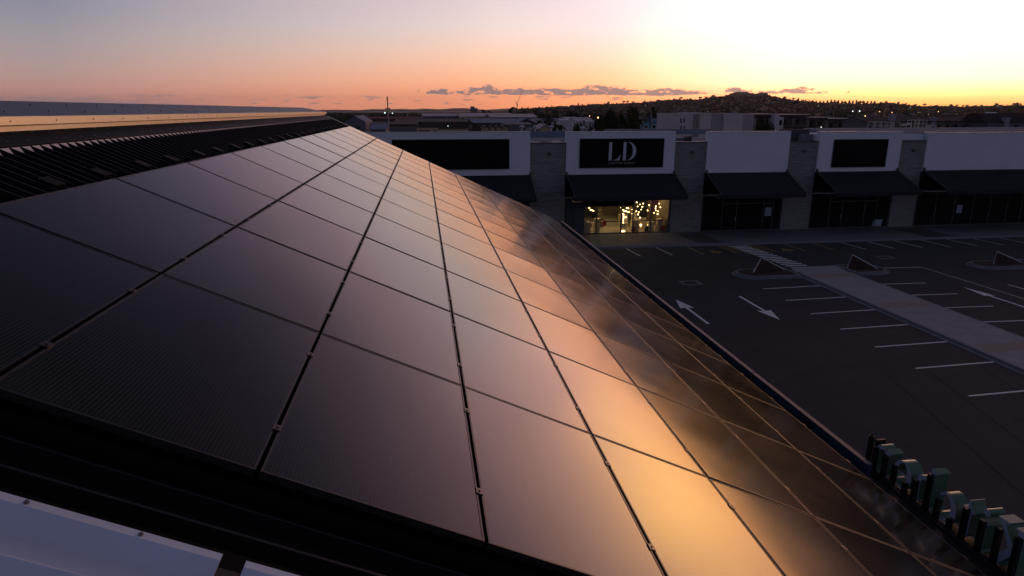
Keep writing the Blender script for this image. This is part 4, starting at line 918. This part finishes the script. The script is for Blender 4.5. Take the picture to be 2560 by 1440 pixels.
for px in (1701.5, 1709.5):
    for py0, py1 in ((296,307),(315,325)):
        A = at(px, py0, Y-.1); B_ = at(px+2.3, py1, Y-.1); b = MB(); b.box(A.x, B_.x, Y-.05, Y, B_.z, A.z); part('slit_window', b, m_gls, t_)
# apartments to its right
Y = 190
def apt(px0, px1, pyt, pye, Y, lab, tower=None):
    a = at(px0, pyt, Y); c = at(px1, pyt, Y); t_ = thing('apartment_building', ((a.x+c.x)/2, Y+5, 0), lab, 'building', 'low apartment buildings behind the shops')
    b = MB(); b.box(a.x, c.x, Y+1.5, Y+12, 0, at(px0, pye, Y).z); part('wall', b, bmat('apt_wall', (.13,.115,.11)), t_)
    b = MB(); b.box(a.x-.3, c.x+.3, Y, Y+12.3, at(px0, pye, Y).z, a.z); part('roof_slab', b, bmat('apt_roof', (.05,.035,.035)), t_)
    b = MB(); b.box(a.x-.35, c.x+.35, Y-.1, Y+12.4, a.z, a.z+.22); part('roof_edge', b, bmat('apt_edge', (.85,.62,.52)), t_)  # bright pinkish edge colour stands in for sunset light on the rim
    n_ = max(2, int((c.x-a.x)/3.2))
    for zz in (at(px0, pye, Y).z-2.4, at(px0, pye, Y).z-5.2):
        windows(t_, a.x+.3, c.x-.3, (zz,), Y+1.5, n_, 1.3, 1.7)
        b = MB(); b.box(a.x, c.x, Y+.2, Y+1.5, zz-.5, zz-.3); part('balcony', b, bmat('apt_wall', (.13,.115,.11)), t_)
        for k in range(n_+1):
            xx = a.x+(c.x-a.x)*k/n_; b = MB(); b.box(xx-.1, xx+.1, Y+.2, Y+1.45, zz-.3, zz+2.2); part('balcony_fin', b, bmat('apt_fin', (.22,.19,.17)), t_)
    return t_
apt(1893,1938,286,293,190,'apartment building left of the white stair tower'); apt(1950,2022,287,293,192,'apartment building right of the white stair tower'); apt(2024,2068,294,299,205,'lower apartment building with tan edge')
apt(2072,2122,297,303,215,'lowest apartment building at the end of the row')
a = at(1938,285,188); c = at(1949,285,188); t_ = thing('stair_tower', ((a.x+c.x)/2, 191, 0), 'narrow white stair tower with dark windows between the apartments', 'tower')
b = MB(); b.box(a.x, c.x, 188, 194, 0, a.z); part('wall', b, c_wpale, t_)
a2 = at(1962,296,188); b = MB(); b.box(c.x, a2.x, 188.5, 194, 0, a2.z+.4); part('side_wing', b, c_wpale, t_)
windows(t_, c.x+.2, a2.x-.2, (a2.z-2.0, a2.z-4.8), 188.5, 1, .9, 1.5)
# terrace with chimneys
m_tile = bmat('dark_tiles', (.022,.016,.016), .3); m_ter = bmat('terrace_wall', (.13,.12,.12)); c_chim = bmat('chimney_render', (.30,.28,.29))
Y = 172; a = at(2158,292,Y); c = at(2475,292,Y)
t_ = thing('terraced_houses', ((a.x+c.x)/2, Y+5, 0), 'long dark roofed terrace with pale chimney stacks behind the shop roof', 'terrace')
zr, ze = at(2300,293,Y+4).z, at(2300,303,Y).z
b = MB(); b.prism([(Y,0),(Y+9,0),(Y+9,ze),(Y+4.5,zr-.2),(Y,ze)], lambda u,v,q: (q,u,v), a.x, c.x); part('wall', b, m_ter, t_)
b = MB(); b.prism([(Y-.4,ze-.15),(Y+4.5,zr-.1),(Y+9.4,ze-.15),(Y+9.4,ze+.05),(Y+4.5,zr+.1),(Y-.4,ze+.05)], lambda u,v,q: (q,u,v), a.x-.2, c.x+.2); roof_ = part('roof', b, m_tile, t_)
for px, py, w_ in ((2234,286,12),(2337,292,11),(2434,290,12)):
    A = at(px-w_/2, py, Y-.2); B_ = at(px+w_/2, py, Y-.2); b = MB(); b.box(A.x, B_.x, Y-.3, Y+.9, 0, A.z); b.box(A.x-.1, B_.x+.1, Y-.4, Y+1, A.z-.35, A.z-.1); b.tube([((A.x+B_.x)/2,Y+.3,A.z-.1),((A.x+B_.x)/2,Y+.3,A.z+.3)], .16, 6); part('chimney', b, c_chim, t_)
windows(t_, a.x+1, c.x-1, (ze-2.3, ze-5), Y, 14, 1.1, 1.3)
a = at(2470,284,165); c = at(2700,284,165); t_ = thing('tall_tiled_house', ((a.x+c.x)/2, 170, 0), 'taller dark roofed house at the right edge of the terrace', 'house')
zr, ze = at(2500,283,169).z, at(2500,305,165).z
b = MB(); b.box(a.x+1, c.x, 165.5, 174, 0, ze); part('wall', b, c_wgrey, t_)
b = MB(); b.prism([(165,ze-.1),(169,zr),(171,zr),(175,ze-.1)], lambda u,v,q: (q,u,v), a.x, c.x); part('roof', b, m_tile, t_)
A = at(2516,294,164.6); B_ = at(2527,294,164.6); b = MB(); b.box(A.x, B_.x, 164.6, 166, 0, A.z); b.box(A.x-.1, B_.x+.1, 164.5, 166.1, A.z-.3, A.z-.1); part('chimney', b, c_chim, t_)
windows(t_, A.x+2, c.x-1, (ze-2.2,), 165.5, 4, 1.1, 1.3)
A = at(2468,284,190); B_ = at(2486,284,190); b = MB(); b.prism([(A.x,A.z-.6),(B_.x,A.z-.6),((A.x+B_.x)/2,A.z+.5)], lambda u,v,q: (u,q,v), 188, 192); b.box(A.x+.3,B_.x-.3,188.3,191.7,0,A.z-.6); solo('white_gazebo', b, c_wpale, ((A.x+B_.x)/2, 190, 0), 'small white peaked roof showing over the tall tiled roof', 'gazebo')
# nearer trees
T = [('wide',1,1498,1572,266,160,'tall leaning dark tree left of the teal pavilion'),('round',0,1478,1530,290,150,'dark bushy tree below the tall leaning tree'),('round',1,1560,1606,278,175,'olive tree with a narrow top left of the teal pavilion'),('tall',0,1583,1600,270,210,'slim dark tree behind the olive one'),('tall',0,1626,1648,268,300,'tall dark conifer behind the sail roof'),('round',0,1868,1948,298,118,'dark rounded tree rising over the third white wall'),
('bush',0,1155,1212,322,120,'low dark shrub mass left of the cream gables'),('bush',0,1240,1275,326,118,'low shrub in front of the cream gables'),('round',0,1424,1470,302,140,'dark tree right of the white block'),('bush',0,1452,1500,300,150,'dark shrubby tree below the warm street light'),('round',0,2278,2300,307,150,'small bush left of the tall roof cage'),('bush',0,2330,2352,309,150,'low bush right of the tall roof cage'),('bush',0,2375,2402,308,150,'low bush between two terrace chimneys'),('bush',0,2180,2200,312,150,'low bush left of the low roof frame'),
('round',0,848,868,303,200,'small dark tree at the far end of the ribbed roof'),('bush',0,880,905,311,210,'low dark shrub beyond the last solar panel'),('round',1,1650,1690,283,330,'tree rising behind the teal pavilion')]
for kd, i, a, c, py, Y, lab in T: tree_px(kd, i, a, c, py, Y, lab)
# palms
def palm(px, pyt, Y, lab):
    p = at(px, pyt, Y); t_ = thing('palm_tree', (p.x, Y, 0), lab, 'palm'); r = random.Random(int(px))
    b = MB(); b.tube([(p.x,Y,0),(p.x+.1,Y,p.z*.5),(p.x,Y,p.z-1.0)], [.28,.2,.16], 7); part('trunk', b, m_trunk, t_)
    b = MB()
    for k in range(22):
        a = r.uniform(0, 6.28); L0 = r.uniform(1.6, 2.6); up = r.uniform(-.2, 1.1); pts = []
        for s in range(7): u = s/6; pts.append(Vector((p.x+math.cos(a)*L0*u, Y+math.sin(a)*L0*u, p.z-1+up*u*1.4-1.7*u*u)))
        sd = Vector((-math.sin(a), math.cos(a), 0))
        for s in range(6):
            for g in (-1, 1):
                w_ = .42*math.sin(math.pi*(s+1)/7.5); m = (pts[s]+pts[s+1])/2
                b.face([pts[s], pts[s+1], m+sd*g*w_+Vector((0,0,-.25))])
    part('fronds', b, m_leaf, t_)
for px, py, Y, lab in ((1343,300,170,'palm with a dense dark head behind the first pier'),(1378,305,150,'left palm of the pair by the timber houses'),(1398,303,155,'right palm of the pair by the white block'),(1176,300,330,'palm in front of the pale sheds'),(1600,292,190,'palm against the olive tree')): palm(px, py, Y, lab)

# --- terrain: suburb slope, volcanic cone, far ranges
def lerp_tab(T, x):
    if x <= T[0][0]: return T[0][1]
    for (a, p), (c, q) in zip(T[:-1], T[1:]):
        if x <= c: return p+(q-p)*(x-a)/(c-a)
    return T[-1][1]
ridge = [(1150,281),(1250,278),(1300,274),(1350,271),(1400,269),(1450,266),(1500,263),(1560,261),(1600,260),(1640,256),(1680,252),(1740,252),(1800,246),(1860,244),(1930,244),(1960,250),(2000,256),(2050,261),(2100,263),(2185,263),(2210,262),(2245,263),(2300,268),(2400,269),(2480,268),(2560,266),(2700,266),(2900,270)]
RT = [(azel(x, y)[0], math.radians(azel(x, y)[1])) for x, y in ridge]
RR = 2600.0
def hill_h(az, r):
    hr = CAMH+RR*math.tan(lerp_tab(RT, az)); hr = max(hr, 3)
    s = min(1, max(0, (r-650)/(RR-650))); s = s*s*(3-2*s)
    if r > RR: s = max(0, 1-(r-RR)/1500)
    n_ = mnoise.noise(Vector((az*.35, r*.004, 0)))*.10*s*(1 if r < 2200 else 0)
    return hr*(s+n_)-1.0*(1-s)
b = MB(); az0, az1 = azel(1150, 276)[0], 62.0
b.grid(lambda u, v: ((650+(3900-650)*v)*math.sin(R(az0+(az1-az0)*u)), (650+(3900-650)*v)*math.cos(R(az0+(az1-az0)*u)), hill_h(az0+(az1-az0)*u, 650+(3900-650)*v)), 130, 40)
m_hill = mat('hillside_scrub', (.022,.021,.015), .95, spec=.03, nscale=.012, namt=.5)
struct('hillside', b, m_hill, True)
cone = [(1780,246),(1800,243),(1815,239),(1828,233),(1838,230.5),(1850,230),(1872,231),(1885,233),(1896,233.5),(1908,232),(1916,234),(1922,238),(1930,242),(1945,246),(1965,252),(1990,262)]
CT = [(azel(x, y)[0], math.radians(azel(x, y)[1])) for x, y in cone]
def cone_p(u, v):
    az = CT[0][0]+(CT[-1][0]-CT[0][0])*u; r = 3500+900*v; h = CAMH+4000*math.tan(lerp_tab(CT, az)); s = 1-abs(v-.55)/.55
    return (r*math.sin(R(az)), r*math.cos(R(az)), h*(max(0, s)**.35) if v < .98 else 0)
b = MB(); b.grid(cone_p, 60, 14); struct('volcanic_hill', b, m_hill, True)
far = [(700,276),(790,275),(830,273.8),(870,274.2),(900,275),(930,272.3),(965,272.8),(1005,271.8),(1035,273),(1060,271),(1095,272.6),(1115,272),(1130,270),(1160,269.5),(1185,272),(1215,274),(1260,271),(1285,270.5),(1310,272),(1400,268),(1520,264),(1545,263.5),(1600,266)]
FT = [(azel(x, y)[0], math.radians(azel(x, y)[1])) for x, y in far]
def far_p(u, v):
    az = FT[0][0]+(FT[-1][0]-FT[0][0])*u; r = 9000+2500*v; h = CAMH+10000*math.tan(lerp_tab(FT, az)); s = 1-abs(v-.4)/.6
    return (r*math.sin(R(az)), r*math.cos(R(az)), h*max(0, s)**.5-2)
b = MB(); b.grid(far_p, 110, 10); struct('distant_range', b, mat('far_bush', (.03,.035,.03), .95, nscale=.002, namt=.3), True)
# near-left low ground rising a little, tree belt
def ground_at(az, r): return hill_h(az, r) if (r > 650 and az > az0) else 0.0
HG = 'trees scattered over the hillside suburb'
far_keys = [k for k in VAR if k[1] == 'far' and k[0] != 'cone']
cnt = 0
rr_ = random.Random(11)
def far_tree(px, r, h, key=None, lab='dark leafy tree among the hillside houses', g=HG):
    az = azel(px, 276)[0]; z = ground_at(az, r); k = key or rr_.choice(far_keys)
    wk = {'round': 1.0, 'wide': .75, 'tall': 1.0, 'bush': .8, 'cone': .9}[k[0]]
    t_ = tree(k[0], k[1], k[2], (r*math.sin(R(az)), r*math.cos(R(az)), z-.3), h, h*wk*rr_.uniform(.8, 1.2), lab, g)
# skyline trees on the ridge
x = 1290.0
while x < 2560:
    if not (1800 < x < 1945): far_tree(x, RR*rr_.uniform(.97, 1.0), rr_.choice((7,8,9,11,13,15,17 if 1600 < x < 1800 else 12)), lab='small dark tree standing on the skyline of the long ridge', g='skyline trees on the long ridge')
    x += rr_.uniform(7, 17)
for k in range(22):
    px = 1993+k*9.1
    if 2020 < px < 2050 or k in (8,): pass
    az = azel(px, 276)[0]; h = rr_.uniform(15, 19) if k > 7 else rr_.uniform(11, 16)
    tree('cone', 'near', 0, (RR*.99*math.sin(R(az)), RR*.99*math.cos(R(az)), hill_h(az, RR*.99)-.5), h, h*1.9, 'pointed conifer in the straight row on the skyline right of the cone hill', 'row of pointed conifers on the skyline', 'conifer')
for px, yy in ((1812,240),(1860,229),(1900,233),(1913,232),(1921,236)):
    az = azel(px, 276)[0]; z = CAMH+4000*math.tan(lerp_tab(CT, az)); h = 11
    tree('round', 'far', 0, (3990*math.sin(R(az)), 3990*math.cos(R(az)), z-2), h, h, 'tiny tree on the top of the volcanic cone', 'trees on the volcanic cone')
# obelisk on the summit, crane, lattice tower
p = at(1851, 219, 3800); b = MB(); b.tube([(p.x,3800,p.z-30),(p.x,3800,p.z-4),(p.x,3800,p.z)], [1.6,1.0,.2], 4); solo('hilltop_obelisk', b, c_wgrey, (p.x,3800,p.z-30), 'thin obelisk on top of the volcanic cone', 'obelisk')
t_ = thing('tower_crane', tuple(at(1294,272,1500)), 'distant luffing crane with its jib raised against the clouds', 'crane'); m_cr = mat('crane_steel', (.10,.05,.04), .6)
A, B_, C_, D_ = at(1293,270,1500), at(1293,262,1500), at(1309,213,1500), at(1289,254,1500)
b = MB(); b.tube([A,B_], .8, 5); part('mast', b, m_cr, t_); b = MB(); b.tube([B_,C_], [.55,.3], 4); part('jib', b, m_cr, t_); b = MB(); b.tube([B_,D_], .7, 4); b.tube([D_, (B_+C_)/2], .14, 4); b.box(B_.x-1.6,B_.x+1.2,B_.y-1,B_.y+1,B_.z-1.2,B_.z+1); part('counter_jib', b, m_cr, t_)
A, B_ = at(807,283,700), at(808,270,700); b = MB(); b.tube([A,B_], [.35,.08], 4); b.box(A.x-1.5,A.x+1.5,A.y-.2,A.y+.2,A.z+2.5,A.z+2.7); solo('radio_tower', b, m_blk, tuple(A), 'thin radio tower on the horizon beyond the ridge end', 'tower')
A, B_ = at(1177,266,900), at(1194,283,900)
t_ = thing('office_tower', ((A.x+B_.x)/2,905,0), 'distant grey office block breaking the skyline', 'building'); b = MB(); b.box(A.x, B_.x-4, 900, 910, 0, A.z); b.box(B_.x-4, B_.x, 901, 910, 0, A.z-2); part('wall', b, c_wgrey, t_); b = MB(); b.box(A.x+1.5, B_.x-.5, 899.8, 900.9, A.z-4.6, A.z-3.0); part('window_band', b, mat('sky_glass', (.25,.3,.35), .15, metal=.6), t_)
A, B_ = at(2203,256.5,1990), at(2238,256.5,1990); b = MB(); b.box(A.x+10,B_.x,1990,2015,20,A.z); b.prism([(A.x,A.z-9),(A.x+10,A.z),(A.x+10,A.z-12)], lambda u,v,q: (u,q,v), 1990, 2015); solo('hilltop_hall', b, m_hill if False else c_wbrown, ((A.x+B_.x)/2,2000,20), 'flat topped dark building on the skyline beside two white lights', 'building')
# houses on the slope
hm = [bmat('h_pale', (.11,.10,.10)), bmat('h_tan', (.08,.065,.05)), bmat('h_grey', (.06,.06,.06)), bmat('h_white', (.16,.15,.15)), bmat('h_brick', (.05,.035,.03))]; rm = [bmat('h_roof_grey', (.055,.05,.06)), c_rdark, bmat('h_roof_red', (.06,.025,.025)), bmat('h_roof_blue', (.07,.08,.11)), bmat('h_roof_pale', (.10,.09,.095))]
def house_mesh(k):
    r = random.Random(k); w_, d_, h = r.uniform(9,15), r.uniform(8,11), r.uniform(3,5.5); wl, rf, wn = MB(), MB(), MB()
    wl.box(-w_/2, w_/2, -d_/2, d_/2, -3, h)
    e = .5; zt = h+r.uniform(1.6, 2.8); rl = w_/2-d_/2+.5 if k % 2 else w_/2
    P = [(-w_/2-e,-d_/2-e,h),(w_/2+e,-d_/2-e,h),(w_/2+e,d_/2+e,h),(-w_/2-e,d_/2+e,h)]; q0, q1 = (-rl,0,zt), (rl,0,zt)
    rf.face([P[0],P[1],q1,q0]); rf.face([P[2],P[3],q0,q1]); rf.face([P[1],P[2],q1]); rf.face([P[3],P[0],q0]); rf.face(P[::-1])
    for q in range(3): xx = -w_/2+w_*(q+.5)/3; wn.box(xx-.7, xx+.7, -d_/2-.08, -d_/2-.02, .9, 2.2)
    return wl.mesh('wall', hm[k % 5]), rf.mesh('roof', rm[(k*3) % 5]), wn.mesh('window', m_gls)
HM = [house_mesh(k) for k in range(10)]
def hill_house(px, r, lab='small house among trees on the hillside suburb', g='houses on the hillside suburb', s=1.0):
    az = azel(px, 276)[0]; z = ground_at(az, r); t_ = thing('house', (r*math.sin(R(az)), r*math.cos(R(az)), z), lab, 'house', g)
    t_.rotation_euler = (0, 0, rr_.uniform(-.8, .8)); t_.scale = (s,)*3
    for nm_, me in zip(('wall', 'roof', 'window'), HM[rr_.randrange(10)]): o = bpy.data.objects.new(nm_, me); COL.objects.link(o); o.parent = t_
for k in range(120):
    px = rr_.uniform(1340, 2555); r = 760+1700*rr_.random()**.8; hill_house(px, r)
for k in range(46):
    px = rr_.uniform(1340, 2555); r = rr_.uniform(380, 760); hill_house(px, r, 'low house on the flat ground before the hillside', 'houses on the flat ground')
for k in range(120):
    px = rr_.uniform(1300, 2555); r = rr_.uniform(420, 1900); far_tree(px, r, rr_.uniform(6, 13), rr_.choice(far_keys))
for k in range(34):
    px = rr_.uniform(1345, 1700); r = rr_.uniform(300, 620); far_tree(px, r, rr_.uniform(7, 11), rr_.choice(far_keys), 'dark tree on the flat ground before the hillside', 'trees on the flat ground')
for k in range(40):   # tree belt over the sheds on the left
    px = rr_.uniform(820, 1400); r = rr_.uniform(640, 1000); far_tree(px, r, rr_.uniform(4.5, 7.5) if px < 1180 else rr_.uniform(7, 11), rr_.choice(far_keys), 'dark tree in the belt behind the industrial sheds', 'tree belt behind the industrial sheds')
for px, h, r in ((1210,14,800),(1225,12,900),(1278,17,760),(1310,12,900),(1078,9.5,800),(872,7.5,600),(930,8,640),(865,7,560),(1340,14,820)): far_tree(px, r, h, ('tall','far',0), 'taller dark tree poking above the tree belt', 'taller trees in the belt')
# woodland filling the slope: too many to count
b = MB(); r2 = random.Random(5)
def clump(c, s):
    i0 = len(b.v); n_ = 7
    pts = [Vector((math.cos(2*math.pi*q/n_)*s*r2.uniform(.7,1.2), math.sin(2*math.pi*q/n_)*s*r2.uniform(.7,1.2), s*r2.uniform(.1,.5))) for q in range(n_)]
    b.v.extend([tuple(c+p) for p in pts]); b.v.append(tuple(c+Vector((r2.uniform(-.3,.3)*s, r2.uniform(-.3,.3)*s, s*r2.uniform(.8,1.3)))))
    b.v.extend([tuple(c+Vector((p.x*.7, p.y*.7, -s*.4))) for p in pts])
    for q in range(n_):
        e = (q+1) % n_; b.f.append((i0+q, i0+e, i0+n_)); b.f.append((i0+n_+1+q, i0+n_+1+e, i0+e, i0+q)); b.mi += [0, 0]
for k in range(3800):
    px = r2.uniform(1290, 2620); r = 700+1880*r2.random()**.7; az = azel(px, 276)[0]
    clump(Vector((r*math.sin(R(az)), r*math.cos(R(az)), hill_h(az, r))), r2.uniform(2.2, 5.2))
for k in range(900):
    az = r2.uniform(CT[0][0], CT[-1][0]); v = r2.uniform(.05, .58); P = cone_p((az-CT[0][0])/(CT[-1][0]-CT[0][0]), v); clump(Vector(P)-Vector((0,0,1)), r2.uniform(2.5, 5))
struct('hillside_woodland', b, mat('woodland_leaf', (.020,.023,.013), .95, spec=.03, nscale=.03, namt=.5), kind='stuff', label='dense dark woodland and gardens covering the hillside', cat='woodland')
b = MB()
for k in range(2600):
    px = r2.uniform(740, 2620); r = r2.uniform(560, 1000) if px < 1330 else r2.uniform(420, 720); az = azel(px, 276)[0]
    clump(Vector((r*math.sin(R(az)), r*math.cos(R(az)), 0)), r2.uniform(2.0, 4.6))
for k in range(2200):
    px = r2.uniform(740, 1500); r = r2.uniform(1000, 2600); az = azel(px, 276)[0]
    clump(Vector((r*math.sin(R(az)), r*math.cos(R(az)), 0)), r2.uniform(2, 4.2))
struct('suburb_greenery', b, mat('garden_leaf', (.020,.024,.014), .95, spec=.03, nscale=.03, namt=.5), kind='stuff', label='low mixed greenery between the sheds and suburbs', cat='greenery')
# lamps of the town
def lamp(px, py, Y, c, s, r_, lab, g='street lights of the town'):
    p = at(px, py, Y); az_, r0 = math.degrees(math.atan2(p.x, p.y)), math.hypot(p.x, p.y); z0 = min(p.z-4, ground_at(az_, r0))
    t_ = thing('street_light', (p.x, Y, z0), lab, 'street light', g)
    b = MB(); b.tube([(p.x,Y+r_*1.5,z0),(p.x,Y+r_*1.5,p.z)], r_*.25, 5); part('pole', b, m_blk, t_)
    b = MB(); b.ball(p, r_, 8, 5); part('lamp_head', b, mat('glow_%s' % (''.join('%d' % (q*9) for q in c)), c, .5, emit=c, estr=s), t_, True)
warm, cool = (1.0,.55,.18), (.75,1.0,.95)
for px, py, Y, c, r_, lab in ((1495,294,139,warm,.17,'warm bright street light left of the tall leaning tree'),(1645,290,250,cool,.24,'white street light above the teal pavilion'),(1474,290,300,(.9,.6,.4),.18,'faint warm lamp left of the bright warm street light'),(962,282,600,cool,.5,'white light left of the mast on the horizon'),(981,283,640,cool,.4,'white light right of the mast on the horizon'),(2196,269,1500,(.8,.95,1.0),.9,'white light in the dip left of the skyline hall'),(2230,263,1900,(.9,1.0,1.0),2.4,'left one of the two brightest white lights on the skyline hall'),(2241,263,1900,(.9,1.0,1.0),2.4,'right one of the two brightest white lights on the skyline hall'),(2132,278,900,cool,.7,'left of a pair of white street lights below the conifers'),(2149,278,900,cool,.8,'right of a pair of white street lights below the conifers'),(2199,279,800,warm,.5,'small warm light below the skyline hall'),(2232,293,230,cool,.14,'small white lamp over the left terrace chimney'),(2230,281,700,warm,.5,'small warm window light under the bright white pair'),(2163,290,300,(.9,.7,.3),.25,'dull yellow lamp at the left end of the terrace'),(2346,279,700,warm,.5,'warm lamp between the second and third chimneys'),(1120,315,330,(.6,.9,1.0),.16,'tiny bluish lamp among the dark sheds'),(2053,318,110,(.9,.9,.8),.08,'tiny lamp on the edge of the membrane roof')):
    lamp(px, py, Y, c, 2.6, r_, lab)
for k in range(9):
    px = rr_.uniform(1380, 2550); r = rr_.uniform(800, 2200); az = azel(px, 276)[0]; z = hill_h(az, r)+6; X_w, Y_w = r*math.sin(R(az)), r*math.cos(R(az))
    t_ = thing('street_light', (X_w, Y_w, z-6), 'faint distant street light among the hillside houses', 'street light', 'faint hillside street lights')
    b = MB(); b.tube([(X_w,Y_w+.5,z-7),(X_w,Y_w+.5,z)], .12, 4); part('pole', b, m_blk, t_)
    b = MB(); b.ball((X_w,Y_w,z), .35*r/1000, 6, 4); part('lamp_head', b, mat('glow_faint', (1,.8,.55), .5, emit=(1,.75,.5), estr=1.0), t_)

# haze: even air round everything
HZ = 3.4e-5
if HZ:
    b = MB(); b.box(-13500, 14500, -4000, 16800, -4, 330)
    hm_ = bpy.data.materials.new('haze_air'); hm_.use_nodes = True; t = hm_.node_tree; t.nodes.clear(); o1 = t.nodes.new('ShaderNodeOutputMaterial'); v1 = t.nodes.new('ShaderNodeVolumePrincipled')
    v1.inputs['Density'].default_value = HZ; v1.inputs['Color'].default_value = (.80,.82,.90,1); v1.inputs['Anisotropy'].default_value = .55; t.links.new(v1.outputs[0], o1.inputs['Volume'])
    struct('haze', b, hm_, kind='stuff', label='thin evening haze over the town', cat='haze')
